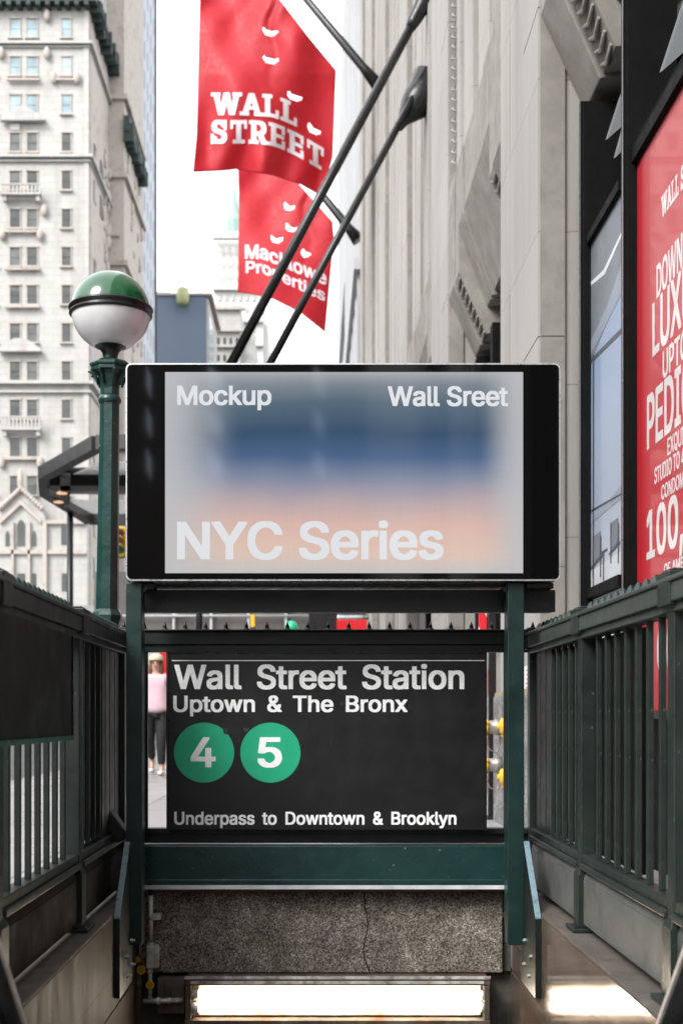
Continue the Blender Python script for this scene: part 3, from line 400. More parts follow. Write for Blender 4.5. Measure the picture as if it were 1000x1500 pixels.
# ---- front stand posts and beams carrying the screen
stand = thing('screen_stand', (0.04, 4.62, -.05), 'dark green steel stand of two posts and a crossbeam holding up the advertising screen', 'stand')
ys = 4.6
def stand_post(x0, x1, lab=None):
    b = MB().box(x0, x1, ys, ys + .07, -.056, 1.303)
    b.box(x0 - .0, x1, ys + .0705, ys + .085, .0, 1.29)
    return part('post', b, GREEN, stand, lab, bev=.004)
pl_ = stand_post(X(185, ys), X(208, ys)); pr_ = stand_post(X(743, ys), X(767.5, ys))
for a, s in ((208.5, 1), (742.5, -1)):
    part('gusset', MB().prism([P(a, 858, ys + .02), P(a + s * 9, 862, ys + .02), P(a + s * 2, 868, ys + .02), P(a, 885, ys + .02)], (0, .04, 0)), GREEN_DK, stand)
yb = 4.74
part('crossbeam', MB().box(X(196, yb), X(813, yb), yb, yb + .11, Z(895, yb), Z(864, yb)), GREEN_DK, stand, bev=.003)
part('crossbeam_lip', MB().box(X(198, yb), X(812, yb), yb - .006, yb - .0005, Z(897, yb), Z(893, yb)), GREEN_DK, stand)
part('mounting_channel', MB().box(X(214, yb), X(795, yb), yb - .03, yb + .10, Z(861, yb), Z(857, yb)).box(X(205, yb), X(800, yb), yb - .04, yb - .012, 1.304, 1.2985), DKMETAL, stand)
for a, b in ((205, 225), (772, 812)):
    part('mounting_foot', MB().box(X(a, ys), X(b, ys), ys + .02, ys + .12, Z(861, ys), Z(853, ys)), DKMETAL, stand, bev=.004)
for s, u in ((-1, 0), (1, 1)):   # bolts under the posts on the plates
    pass
# ---- screen
scn = thing('advertising_screen', P(502, 852, ys), 'wide black framed digital advertising screen lit blue and pink on the green stand', 'screen')
def rrect(px0, px1, py0, py1, r, y, n=6):
    x0, x1, z0, z1 = X(px0, ys), X(px1, ys), Z(py1, ys), Z(py0, ys); pts = []
    for cx, cz, a0 in ((x1 - r, z1 - r, 0), (x0 + r, z1 - r, 90), (x0 + r, z0 + r, 180), (x1 - r, z0 + r, 270)):
        for k in range(n + 1):
            a = R(a0 + 90 * k / n); pts.append((cx + r * math.cos(a), y, cz + r * math.sin(a)))
    return pts
yf = ys - .03
part('casing', MB().prism(rrect(186, 818, 535, 852, .022, yf + .002), (0, .15, 0)), SILVER, scn)
part('bezel_glass', MB().prism(rrect(188.2, 815.8, 537.4, 849.6, .018, yf), (0, .001, 0)), BEZEL, scn)
disp = part('lit_display', MB().box(X(243.5, ys), X(763.5, ys), yf - .0022, yf - .0006, Z(841, ys), Z(548.5, ys)), mat_display(), scn)
LET = emit('lit_white_lettering', (.80, .82, .85), .39)
LET.node_tree.nodes['Principled BSDF'].inputs['Base Color'].default_value = (.02, .02, .02, 1)
LET.node_tree.nodes['Principled BSDF'].inputs['Roughness'].default_value = .06
def on_plane(px0, base, y):
    x0, z0 = X(px0, y), Z(base, y)
    return lambda u, v, t: (x0 + u, y - t, z0 + v)
k_ = ys / F
for s, a, b, top, base in (('Mockup', 261, 398, 569, 596.5), ('Wall Sreet', 567, 741.5, 570, 598), ('NYC Series', 261, 648, 767.5, 821)):
    D_ = yf - .0024
    lettering(disp, s, on_plane(a, base, ys) if False else (lambda u, v, t, a=a, base=base: (X(a, ys) + u, D_ - t, Z(base, ys) + v)), LET, (b - a) * k_, (base - top) * k_, space=.20, track=-.012, dep=.0006)

# ---- back fence with the station sign
yk = 4.97
bf = thing('back_railing', (0, 5.0, KERB), 'green steel railing across the end of the stairs topped by a row of small spikes', 'railing')
xa, xb = X(168, YB), X(790, YB)
part('top_rail', MB().box(xa, xb, yk, yk + .075, Z(944, yk), Z(925.5, yk)).box(xa, xb, yk - .008, yk + .083, Z(925, yk), Z(922, yk)).box(xa, xb, yk + .012, yk + .06, Z(955, yk), Z(944.5, yk)), GREEN_DK, bf, bev=.0025)
sp0 = None
for i in range(-1, 20):
    u = 210 + 30.1 * i; c = (X(u, yk), yk + .035, Z(921.8, yk))
    if sp0 is None:
        sp0 = part('spike', MB().lathe(c, [(.017, 0), (.0165, .004), (.009, .006), (.008, .009), (.0092, .011), (.0055, .022), (.001, .034)], 12), GREEN_DK, bf); spc = c
    else: again(sp0, (c[0] - spc[0], 0, 0))
b0 = None
for i in range(16):
    u = 213 + 35.2 * i; x = X(u, YB)
    if b0 is None: b0 = part('bar', MB().box(x - .011, x + .011, YB - .011, YB + .011, .34, Z(954.5, yk)), GREEN_DK, bf, bev=.002); bx0 = x
    else: again(b0, (x - bx0, 0, 0))
part('bottom_rail', MB().box(xa, xb, yk + .01, yk + .07, Z(1222, yk), Z(1214, yk)).box(xa, xb, yk + .03, yk + .06, Z(1236, yk), Z(1222, yk)), GREEN_DK, bf, bev=.002)
yg = 4.915
part('toe_plate', MB().box(X(205, yg), X(745, yg), yg, yg + .05, Z(1295.5, yg), Z(1239, yg)).box(X(205, yg), X(745, yg), yg - .006, yg - .0005, Z(1295.5, yg), Z(1288, yg)).box(X(205, yg), X(745, yg), yg + .051, yg + .14, .24, Z(1240, yg)), GREEN_BEAM, bf, bev=.004)
part('sill_strip', MB().box(X(206, yg), X(744, yg), yg - .004, yg + .08, Z(1302.5, yg), Z(1296.5, yg)), GALV, bf)
for x in (X(164, YB), X(791, YB)):
    pass
# sign
yg2 = 4.925
sg = thing('station_sign', P(479, 1216, yg2), 'black subway station sign with white lettering and two green route discs on the back railing', 'sign')
part('sign_board', MB().box(X(248, yg2), X(711, yg2), yg2, yg2 + .04, Z(1216, yg2), Z(957, yg2)), BLACKPANEL, sg, bev=.002)
part('sign_frame', MB().box(X(246.5, yg2), X(248.8, yg2), yg2 - .003, yg2 + .045, Z(1217, yg2), Z(956, yg2)).box(X(710.8, yg2), X(712.5, yg2), yg2 - .003, yg2 + .045, Z(1217, yg2), Z(956, yg2)).box(X(246.5, yg2), X(712.5, yg2), yg2 - .006, yg2 + .045, Z(956.5, yg2), Z(953.5, yg2)), DKMETAL, sg)
part('white_line', MB().box(X(252, yg2), X(709, yg2), yg2 - .0012, yg2 - .0002, Z(968.3, yg2), Z(967, yg2)), WHITE, sg)
ks = yg2 / F
def sgn_text(s, a, b, top, base, mat=CHALK, sp=.325, tr=-.004, par=sg, off=.0014):
    lettering(par, s, lambda u, v, t: (X(a, yg2) + u, yg2 - off - t, Z(base, yg2) + v), mat, (b - a) * ks, (base - top) * ks, space=sp, track=tr, dep=.0006)
sgn_text('Wall Street Station', 255.5, 679.5, 974.5, 1009.5)
sgn_text('Uptown & The Bronx', 254, 596.5, 1019.5, 1043)
sgn_text('Underpass to Downtown & Brooklyn', 255.5, 668, 1189.5, 1208, WHITE)
for u, d, (a, b) in ((299, '4', (279.5, 316)), (396, '5', (377.5, 413))):
    dsc = part('route_disc', MB().lathe(P(u, 1102.5, yg2 - .0012), [(44 * ks, 0), (44 * ks, .001)], 64, 'y', False), BULLET, sg, 'green disc with the number ' + d)
    sgn_text(d, a, b, 1081, 1124, CHALK, par=dsc, off=.0014)
GRIME = M('sticker_residue', (.03, .032, .03), .8, bst=0)
for u0, u1, v0, v1 in ((326, 334, 1066, 1076), (356, 365, 1066, 1073), (258, 268, 1068, 1072)):
    part('sticker_residue', MB().prism([(X(u, yg2), yg2 - .0016, Z(v, yg2)) for u, v in ((u0, v0), (u1, v0 + 1), (u1 - 1, v1), (u0 + 2, v1 - 1))], (0, -.0004, 0)), GRIME, sg)
# ---- side railings
def side_rail(xf, sgn, label, posts, spitch, paint, kick, kickp, studmat):
    """xf: railing plane, sgn: direction away from the stairs"""
    t = thing('side_railing', (xf, 3.6, KERB), label, 'railing', 'side railings of the subway stairs')
    def post(y, first):
        part('post', MB().box(xf - .027, xf + .027, y - .027, y + .027, .30, 1.09), paint, t, bev=.003)
        part('pedestal', MB().box(xf - .037, xf + .037, y - .037, y + .037, .115, .285).prism([(xf - .037, y - .037, .2855), (xf + .037, y - .037, .2855), (xf + .037, y + .037, .2855), (xf - .037, y + .037, .2855)], (0, 0, .001))
             .add([(xf + a * r, y + b * r, z) for z, r in ((.2866, .037), (.305, .0285)) for a, b in ((-1, -1), (1, -1), (1, 1), (-1, 1))], [(0, 1, 2, 3), (4, 5, 6, 7), (0, 1, 5, 4), (1, 2, 6, 5), (2, 3, 7, 6), (3, 0, 4, 7)]), paint, t, bev=.002)
        part('foot_plate', MB().box(xf - .06, xf + .06, y - .06, y + .06, KERB + .001, .114), paint, t, bev=.003)
        part('post_cap', MB().box(xf - .046, xf + .046, y - .05, y + .05, 1.07, 1.153).box(xf - .036, xf + .036, y - .04, y + .04, 1.1535, 1.16), paint, t, bev=.004)
        for a in (-1, 1):
            part('bolt', MB().lathe((xf + a * .048, y - .048, .1145), [(.007, 0), (.007, .006)], 6, 'z', False), paint, t)
    for k, y in enumerate(posts): post(y, k == 0)
    y0, y1 = posts[-1], posts[0]
    part('top_rail', MB().box(xf - .04, xf + .04, y0, y1, 1.078, 1.125).box(xf - .047, xf + .047, y0, y1, 1.1255, 1.138).box(xf - .028, xf + .028, y0, y1, 1.055, 1.0775), RAIL_GREY if sgn > 0 else paint, t, bev=.003)
    n = int((y1 - y0) / spitch); s0 = None
    for i in range(n):
        y = y1 - .1 - i * spitch
        if any(abs(y - q) < .055 for q in posts): continue
        if s0 is None:
            s0 = part('spike', MB().lathe((xf, y, 1.1382), [(.019, 0), (.0185, .010), (.015, .015), (.010, .026), (.003, .034)], 10), studmat, t); sy = y
        else: again(s0, (0, y - sy, 0))
    bb = None
    for a, b in zip(posts, posts[1:]):
        m = 7; L = a - b - .09
        for i in range(1, m + 1):
            y = b + .045 + L * i / (m + 1)
            if bb is None: bb = part('bar', MB().box(xf - .0085, xf + .0085, y - .0085, y + .0085, .352, 1.056), paint, t, bev=.002); by = y
            else: again(bb, (0, y - by, 0))
        part('bottom_rail', MB().box(xf - .024, xf + .024, b + .028, a - .028, .325, .352).box(xf - .034, xf + .034, b + .028, a - .028, .305, .3245), paint, t, bev=.003)
        q = xf
        kb = MB().box(q - .022, q + .022, b + .04, a - .04, .125, .272)
        kb.add([(q + c * r, yy, z) for z, r in ((.2725, .022), (.304, .012)) for c, yy in ((-1, b + .04), (1, b + .04), (1, a - .04), (-1, a - .04))], [(0, 1, 2, 3), (4, 5, 6, 7), (0, 1, 5, 4), (1, 2, 6, 5), (2, 3, 7, 6), (3, 0, 4, 7)])
        part('kick_panel', kb, kick, t, bev=.003)
    return t
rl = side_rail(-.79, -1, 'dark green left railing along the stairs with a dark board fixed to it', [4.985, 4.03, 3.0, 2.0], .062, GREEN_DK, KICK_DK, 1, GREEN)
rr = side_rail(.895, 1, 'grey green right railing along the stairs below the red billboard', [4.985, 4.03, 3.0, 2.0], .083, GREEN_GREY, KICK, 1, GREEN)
db = thing('fence_board', (-.765, 3, .73), 'large plain dark board hung on the inside of the left railing', 'board')
part('board_face', MB().box(-.764, -.752, 2.05, 3.83, .728, 1.052), BOARD, db, bev=.002)
part('board_edge', MB().box(-.7515, -.747, 2.05, 3.83, .728, .742).box(-.7515, -.747, 3.818, 3.83, .7425, 1.052), DKMETAL, db)
# wide flat strips closing the far panels beside the screen posts
for xf, s in ((-.79, -1), (.895, 1)):
    pass
part('closing_plate', MB().box(-.80, -.782, 4.30, 4.95, .352, 1.055) if False else MB().box(-.797, -.783, 4.55, 4.955, .353, 1.054), GREEN_DK, rl)
part('closing_plate', MB().box(.888, .902, 4.62, 4.955, .353, 1.054), GREEN_DK, rr)
part('gap_backing', MB().box(.912, .924, 3.42, 4.95, .36, 1.05), BOARD, rr, 'dark backing added to blacken the gaps in the railing')  # dark sheet added behind the bars to blacken their gaps
part('gap_backing', MB().box(-.824, -.812, 4.2, 4.95, .36, 1.05), BOARD, rl, 'dark backing added to blacken the gaps in the railing')

# ---- gusset plates between the posts and the stair walls
def gusset_plate(xf, s, label):
    x0 = xf - s * .022; x1 = xf - s * .0015
    t = thing('bracket_plate', (x1, 4.5, .0), label, 'bracket plate', 'steel bracket plates beside the stand posts')
    part('plate', MB().prism([(x0, 4.66, .33), (x0, 4.60, .33), (x0, 4.36, .088), (x0, 4.36, -.20), (x0, 4.66, -.20)], (x1 - x0, 0, 0)), GREEN_DK, t, bev=.001)
    part('lit_edge', MB().prism([(x0, 4.602, .334), (x0, 4.357, .088), (x0, 4.357, .083), (x0, 4.597, .324)], (x1 - x0, 0, 0)), PALE_BLUE, t)  # light on the plate's top edge put into a pale blue strip
    for y, z in ((4.56, -.03), (4.43, -.065), (4.57, -.12), (4.46, -.14)):
        part('bolt', MB().lathe((x0 - s * .008, y, z), [(.009, 0), (.009, .008)], 6, 'x', False).lathe((x0 - s * .011, y, z), [(.005, 0), (.005, .014)], 8, 'x', False), CHROME, t)
    return t
gusset_plate(XL, -1, 'blue edged steel bracket plate bolted to the left stair wall beside the post')
gusset_plate(XR, 1, 'blue edged steel bracket plate bolted to the right stair wall beside the post')
# tilted dark box left of the left post
fb = thing('floodlight', P(163, 1215, 4.75), 'small dark tilted lamp housing low on the left railing beside the stand post', 'lamp')
part('lamp_housing', MB().prism([P(152, 1186, 4.72), P(158, 1183, 4.72), (X(183, 4.72), 4.72, Z(1217, 4.72)), P(183, 1231, 4.72), P(168, 1236, 4.72), P(150, 1206, 4.72)], (0, .09, 0)), GREEN_DK, fb, bev=.005)
part('lamp_bracket', MB().box(X(158, 4.76), X(164, 4.76), 4.76, 4.78, Z(1245, 4.76), Z(1222, 4.76)), GREEN_DK, fb, bev=.002)

# ---- handrails at the bottom corners
RAIL_HI = M('pale_rail_highlight', (.80, .72, .66), .5, 0, 20, .25, 120, .2)
def handrail(x, ya, za, yb_, zb_, s, label):
    t = thing('handrail', (x, ya, za), label, 'handrail', 'handrails going down the stairs')
    d = Vector((0, yb_ - ya, zb_ - za)); top = Vector((x, ya, za)) - d * 2.6; bot = Vector((x, ya, za)) + d * 9
    part('rail_tube', MB().tube([top, bot], .021, 16), DKMETAL, t)
    nrm = Vector((0, -d.z, d.y)).normalized()
    o = nrm * .016 + Vector((-s * .017, 0, 0))
    part('highlight_strip', MB().prism([tuple(top + o + Vector((-.0045, 0, 0))), tuple(top + o + Vector((.0045, 0, 0))), tuple(top + o * 1.3 + Vector((.0035, 0, 0))), tuple(top + o * 1.3 + Vector((-.0035, 0, 0)))], bot - top), RAIL_HI, t)  # metal highlight of the tube drawn as a pale strip
    for q in (-1.5, 3.5, 8):
        p = Vector((x, ya, za)) + d * q
        part('bracket', MB().tube([p + nrm * -.02, p + nrm * -.05, p + Vector((s * .05, 0, -.07)), (XL + .004 if s < 0 else XR - .004, p.y, p.z - .08)], .008, 8), DKMETAL, t)
    return t
handrail(-.632, 2.37, .35, 2.60, .125, -1, 'black handrail with a painted highlight running down at the bottom left')
handrail(.755, 2.41, .34, 2.63, .115, 1, 'black handrail with a painted highlight running down at the bottom right')

# ---- globe lamp
yL = 5.2; xL = -.869
lm = thing('globe_lamp', (xL - .02, yL, 0), 'green octagonal lamp post with a half green half white globe behind the left railing', 'street lamp')
def zl(py): return Z(py, yL)
ln = (.012, 0)
c0 = (xL - .02, yL, 0)
part('shaft', MB().lathe(c0, [(.052, 0), (.052, zl(925)), (.049, zl(893)), (.0415, zl(592))], 8, 'z', False, R(22.5), ln), GREEN_LAMP, lm)
part('base_moulding', MB().lathe(c0, [(.056, zl(935)), (.056, zl(915)), (.062, zl(910)), (.066, zl(902)), (.060, zl(897)), (.053, zl(893))], 8, 'z', False, R(22.5), ln), GREEN_LAMP, lm)
part('collar', MB().lathe(c0, [(.042, zl(592)), (.047, zl(590)), (.049, zl(586)), (.044, zl(582)), (.041, zl(580))], 24, 'z', True, 0, ln), GREEN_LAMP, lm)
part('capital', MB().lathe(c0, [(.041, zl(580)), (.041, zl(570)), (.045, zl(558)), (.055, zl(550)), (.068, zl(547)), (.083, zl(545.5)), (.083, zl(541))], 8, 'z', False, R(22.5), ln)
     .lathe(c0, [(.082, zl(540.5)), (.088, zl(538)), (.088, zl(535)), (.074, zl(531)), (.04, zl(530))], 8, 'z', False, R(22.5), ln), GREEN_LAMP, lm, bev=.002)
lf = MB()
for k in range(8):
    a = R(45 * k + 22.5); cx, cy = c0[0] + ln[0] * zl(545), yL
    p = [(cx + r * math.cos(a), cy + r * math.sin(a), zl(q)) for r, q in ((.05, 566), (.062, 553), (.083, 547), (.093, 548.5))]
    lf.tube(p, [.006, .008, .009, .004], 6)
part('leaf_ornament', lf, GREEN_LAMP, lm)
part('neck', MB().lathe(c0, [(.034, zl(531)), (.030, zl(525)), (.033, zl(518)), (.045, zl(512)), (.068, zl(508)), (.080, zl(506)), (.084, zl(503)), (.084, zl(499)), (.078, zl(497)), (.06, zl(497))], 28, 'z', True, 0, ln), GREEN_DK, lm)
zc = zl(456.5); cg = (c0[0] + ln[0] * zc, yL, zc); rg = .166
th = [i / 14 * math.pi / 2 for i in range(15)]
MILK, nt_, b_ = node_mat('milk_white_globe'); b_.inputs['Base Color'].default_value = (.76, .75, .77, 1); b_.inputs['Roughness'].default_value = .18; b_.inputs['Coat Weight'].default_value = .6; b_.inputs['Coat Roughness'].default_value = .06
nt_.links.new(ramp(nt_, noise(nt_, coords(nt_), 9, 6, .7), [(.4, (.76, .75, .77)), (.75, (.66, .65, .66))]), b_.inputs['Base Color'])
part('lower_globe', MB().lathe(cg, [(rg * math.cos(t), -rg * math.sin(t)) for t in th if rg * math.cos(t) > .07], 48), MILK, lm)
GLOBE, nt_, b_ = node_mat('green_glass_dome'); b_.inputs['Roughness'].default_value = .16; b_.inputs['Coat Weight'].default_value = .6; b_.inputs['Coat Roughness'].default_value = .07
nt_.links.new(ramp(nt_, noise(nt_, coords(nt_, (9, 9, 2)), 3.5, 6, .7), [(.5, (.003, .075, .020)), (.8, (.012, .12, .045))]), b_.inputs['Base Color'])
part('upper_globe', MB().lathe(cg, [(max(rg * math.cos(t), .001), rg * math.sin(t)) for t in th], 48), GLOBE, lm)
part('globe_band', MB().lathe(cg, [(.16, -.024), (.170, -.022), (.175, -.016), (.170, -.010), (.169, -.002), (.174, .002), (.178, .008), (.176, .014), (.169, .018), (.162, .018)], 48), DKMETAL, lm)
# ================================================================== GROUND
PAV = mat_slabs('wet_concrete_pavement', (.36, .35, .35), 1.5, 1.5, .012, .20)
ASPH = M('wet_asphalt', (.055, .055, .058), .35, 0, .4, .25, 30, .4, .01)
g = MB()
hx0, hx1, hy0, hy1 = XL - .02, XR + .02, 1.69, YB + .02
def gplane(mb, xs, ys_, z, hole):
    for i in range(len(xs) - 1):
        for j in range(len(ys_) - 1):
            if (i, j) in hole: continue
            mb.box(xs[i], xs[i + 1], ys_[j], ys_[j + 1], z - .02, z)
g2 = MB(); xs = [-400, hx0, hx1, 400]; yy = [-300, hy0, hy1, 900]
for i in range(3):
    for j in range(3):
        if (i, j) == (1, 1): continue
        g2.add([(xs[i], yy[j], -.12), (xs[i + 1], yy[j], -.12), (xs[i + 1], yy[j + 1], -.12), (xs[i], yy[j + 1], -.12)], [(0, 1, 2, 3)])
solo('road', g2, ASPH, (0, 0, 0), kind='structure')
gplane(g, [-3.6, hx0, hx1, 2.0], [-40, hy0, hy1, 40], 0, {(1, 1)})
solo('pavement', g, PAV, (0, 0, 0), kind='structure')
solo('kerb', MB().box(-3.78, -3.605, -40, 40, -.12, .002).box(-3.78, 2.0, 40.005, 40.18, -.12, .002), M('granite_kerb', (.30, .29, .28), .6), (-3.7, 0, 0), kind='structure')
solo('crossing_stripes', MB().box(-3.6, 1.2, 41, 41.5, -.119, -.115).box(-12, 1.2, 44, 44.5, -.119, -.115), M('road_paint', (.6, .6, .58), .6), (0, 42, -.118), kind='structure')
solo('far_pavement', MB().box(-60, -19, 96, 140, -.10, .02).box(-19, 2, 62, 200, -.10, .02), PAV, (-10, 90, 0), kind='structure')

# ================================================================== BANK BUILDING ON THE RIGHT
XF, XW, XI = 1.42, 1.69, 1.86
DADO = granite('grey_dado_granite', [(.1, (.06, .06, .06)), (.4, (.2, .2, .2)), (.7, (.36, .35, .35)), (.95, (.6, .6, .6))], 130, .6)
bk = thing('stone_tower', (4, 20, 0), 'tall grey limestone tower with fluted piers and sloping stone lintels along the right side', 'building')
TOP = 26
piers = [(7.8, 9.5), (13.1, 15.1), (18.9, 20.9), (24.7, 26.7), (30.5, 32.5), (36.3, 38.3), (2.0, 3.8), (-3.8, -1.8), (-9.6, -7.6)]
for a, b in piers:
    w = b - a
    # plan outline with shallow steps (flutes) on the street face
    pts = [(XI + .25, a), (1.62, a), (1.62, a + .012), (1.59, a + .012), (1.59, a), (XF, a),
           (XF, b - w * .34), (XF + .022, b - w * .34), (XF + .022, b - w * .31), (XF + .006, b - w * .31),
           (XF + .006, b - w * .20), (XF + .03, b - w * .20), (XF + .03, b - w * .17), (XF + .012, b - w * .17),
           (XF + .012, b - w * .03), (XF + .06, b), (XI + .25, b)]
    part('pier', MB().prism([(x, y, 0) for x, y in pts], (0, 0, TOP)), LIMESTONE, bk)
    part('shaded_pier_return', MB().box(XF + .012, 1.588, a - .012, a - .001, 0, TOP), LIME_GREY, bk)  # shade of the camera-facing return put into a darker, grainy stone slab
    part('granite_dado', MB().box(XF - .035, XF + .03, a - .02, b + .02, 0, .955).box(XF + .031, 1.55, a - .03, a - .002, 0, .955), DADO, bk, bev=.006)
    part('dado_cap', MB().box(XF - .025, XF + .03, a - .015, b + .01, .956, .985), M('tan_stone_cap', (.30, .24, .14), .6) if 'tan_stone_cap' not in bpy.data.materials else bpy.data.materials['tan_stone_cap'], bk)
    j = MB()
    for z in (1.75, 3.21, 5.3, 8.2, 11.1, 14):
        j.box(XF - .0015, XF + .05, a - .0015, a + w * .32, z, z + .006).box(XF + .02, 1.585, a - .0135, a + .0, z, z + .006)
    part('stone_joint', j, M('dark_mortar', (.06, .055, .05), .9) if 'dark_mortar' not in bpy.data.materials else bpy.data.materials['dark_mortar'], bk)
MORT = bpy.data.materials['dark_mortar']
bays = [(9.5, 13.1), (15.1, 18.9), (20.9, 24.7), (26.7, 30.5), (32.5, 36.3), (3.8, 7.8), (-1.8, 2.0), (-7.6, -3.8)]
S1 = [(XF + .015, 5.25), (1.715, 4.635), (1.99, 4.66), (1.99, 6.4), (XF + .015, 6.4)]
S2 = [(XF + .03, 5.74), (1.74, 4.93), (1.99, 4.95), (1.99, 6.4), (XF + .03, 6.4)]
def sec(S, y, dx=0, dz=0): return [(x + (dx if x < 1.8 else 0), y, z + (dz if z < 6.3 else 0)) for x, z in S]
def ornament(mb, y0, y1, n):
    """carved leaf band following the sloping soffit"""
    for i in range(n):
        for k in range(3):
            t = (i + .5) / n; q = (k + .5) / 3
            pass
        pt = lambda t, q, h=.0: (XF + .035 + .28 * t - .9 * h, y0 + (y1 - y0) * q, 5.262 - .615 * t - .4 * h)
        t = (i + .4) / n
        mb.tube([pt(t, .0), pt(t + .07, .5, .012), pt(t, 1.0)], [.012, .02, .012], 5)
        mb.tube([pt(t + .03, .2), pt(t + .085, .5, .02), pt(t + .03, .8)], [.006, .014, .006], 5)
for a, b in bays:
    w = b - a
    near = a < 8
    c = .42
    # end blocks beside the piers
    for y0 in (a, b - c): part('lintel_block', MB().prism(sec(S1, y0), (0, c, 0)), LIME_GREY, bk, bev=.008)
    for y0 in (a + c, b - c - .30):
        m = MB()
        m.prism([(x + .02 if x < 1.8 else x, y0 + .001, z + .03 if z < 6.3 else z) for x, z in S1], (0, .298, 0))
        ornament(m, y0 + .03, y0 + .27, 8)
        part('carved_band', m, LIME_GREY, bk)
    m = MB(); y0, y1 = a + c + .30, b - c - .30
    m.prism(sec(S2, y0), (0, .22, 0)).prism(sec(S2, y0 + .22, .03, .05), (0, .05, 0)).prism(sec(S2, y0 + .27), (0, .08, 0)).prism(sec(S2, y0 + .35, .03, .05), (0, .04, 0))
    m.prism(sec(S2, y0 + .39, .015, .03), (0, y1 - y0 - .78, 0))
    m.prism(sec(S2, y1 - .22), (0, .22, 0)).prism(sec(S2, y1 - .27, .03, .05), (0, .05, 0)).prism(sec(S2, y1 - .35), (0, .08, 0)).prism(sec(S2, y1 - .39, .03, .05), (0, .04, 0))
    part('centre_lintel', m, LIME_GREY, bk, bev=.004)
    # upper storeys: recessed fluted panel with windows
    part('upper_panel', MB().box(XF + .17, 2.1, a + .002, b - .002, 6.402, TOP), LIMESTONE, bk)
    m = MB()
    for t, e in ((.03, .10), (.30, .18), (.60, .18), (.88, .09)): m.box(XF + .08, XF + .1695, a + w * t, a + w * t + w * e, 6.41, TOP)
    part('flute', m, LIMESTONE, bk, bev=.006)
    m = MB(); random.seed(int(a * 10) + 99)
    for i in range(90 if abs(a - 9.5) < .1 else 0):
        z = 6.6 + i * .11
        m.tube([(XF + .07, b - .20, z), (XF + .035, b - .14 + .02 * math.sin(i * 2.1), z + .05), (XF + .07, b - .10, z + .12)], [.006, .016, .005], 5)
    if m.v: part('carved_strip', m, LIMESTONE, bk)
    # street level opening: dark glazing
    part('dark_glazing', MB().box(1.93, 1.95, a + .01, b - .01, 1.5, 4.66), WINBLK, bk)
    part('base_wall', MB().box(1.78, 2.1, a + .01, b - .01, 0, 1.49), BRONZE_BLK if near else LIME_GREY, bk)
    m = MB()
    for t in (.03, .30, .62, .93): m.box(1.70, 1.925, a + w * t, a + w * t + .16, 1.5, 4.57)
    m.box(1.84, 1.92, a + .02, b - .02, 4.1, 4.2)
    if not near: part('bronze_mullion', m, BRONZE_BLK, bk, bev=.004)
part('core', MB().box(2.11, 9, -40, 39, 0, TOP - .1), LIMESTONE, bk)

# ---- shop window frames, picture poster, red billboard (nearest bay)
FRAME_HI = M('frame_highlight_edge', (.25, .25, .26), .3, .5)
sw = thing('shop_window_frame', (XW, 7, 1.5), 'tall black metal window frame standing between the stone pier and the red billboard', 'window frame')
def mull(y0, y1, z1, x0):
    p = part('mullion', MB().box(x0, 1.70, y0, y0 + .045, .9, z1).box(1.7005, 1.90, y0, y1, .9, z1).box(x0 + .015, 1.90, y0 - .012, y0 - .0005, .9, z1 - .01), BRONZE_BLK, sw, bev=.003)
    part('mullion_edge', MB().box(x0 - .004, x0 - .0005, y0 - .001, y0 + .012, .9, z1 - .002), FRAME_HI, p)
mull(7.52, 7.76, 4.57, 1.627); mull(6.45, 6.72, 4.57, 1.62); mull(4.55, 4.80, 4.57, 1.62)
part('transom', MB().box(1.66, 1.88, 6.73, 7.51, 3.685, 3.74).box(1.66, 1.88, 6.73, 7.51, 1.52, 1.58).box(1.66, 1.88, 4.81, 6.44, 3.70, 3.77), BRONZE_BLK, sw, bev=.003)
part('sloping_ledge', MB().prism([(1.655, 6.44, 3.775), (1.85, 6.44, 4.02), (1.85, 6.44, 3.775)], (0, -1.63, 0)), M('grey_flashing', (.22, .22, .22), .4, .3), sw)
part('lower_panel', MB().box(1.70, 1.775, 6.73, 7.51, 1.25, 1.515), M('pale_panel', (.55, .55, .57), .5), sw)
fc = MB()
for (y0, z0, h, d) in ((7.35, 4.25, .5, .2), (7.15, 4.05, .6, .25), (6.95, 4.3, .45, .18), (6.2, 4.05, .5, .3), (5.7, 4.2, .6, .3), (5.2, 4.05, .5, .25)):
    fc.prism([(1.74, y0, z0), (1.90, y0 - .15, z0 + h * .2), (1.90, y0 - .02, z0 + h)], (.01, -.02, 0))
part('glass_facet', fc, M('grey_reflective_glass', (.045, .05, .055), .2), sw)
part('inner_mullion', MB().box(1.80, 1.92, 7.05, 7.14, 3.76, 4.62).box(1.80, 1.92, 5.55, 5.66, 3.78, 4.62), BRONZE_BLK, sw)

def PW(px, py, x=XW):            # photo pixel -> (y, z) on the window plane x = XW
    D = x * F / (px - CX); return D, EYE + (CY - py) / F * D
po = thing('picture_poster', (XW, 7.1, 1.6), 'tall blue grey picture poster of two lounge chairs on a terrace behind the black frame', 'poster')
m_, nt_, b_ = node_mat('printed_terrace_sky')
tc = nt_.nodes.new('ShaderNodeTexCoord'); s_ = nt_.nodes.new('ShaderNodeSeparateXYZ'); nt_.links.new(tc.outputs['Generated'], s_.inputs[0])
nt_.links.new(ramp(nt_, s_.outputs[2], [(0, (.40, .43, .50)), (.2, (.30, .35, .44)), (.45, (.30, .37, .50)), (.75, (.22, .30, .46)), (1, (.18, .24, .38))]), b_.inputs['Base Color'])
b_.inputs['Roughness'].default_value = .35; b_.inputs['Coat Weight'].default_value = .6; b_.inputs['Coat Roughness'].default_value = .04
part('poster_sheet', MB().box(XW, XW + .012, 6.73, 7.51, 1.581, 3.684), m_, po)
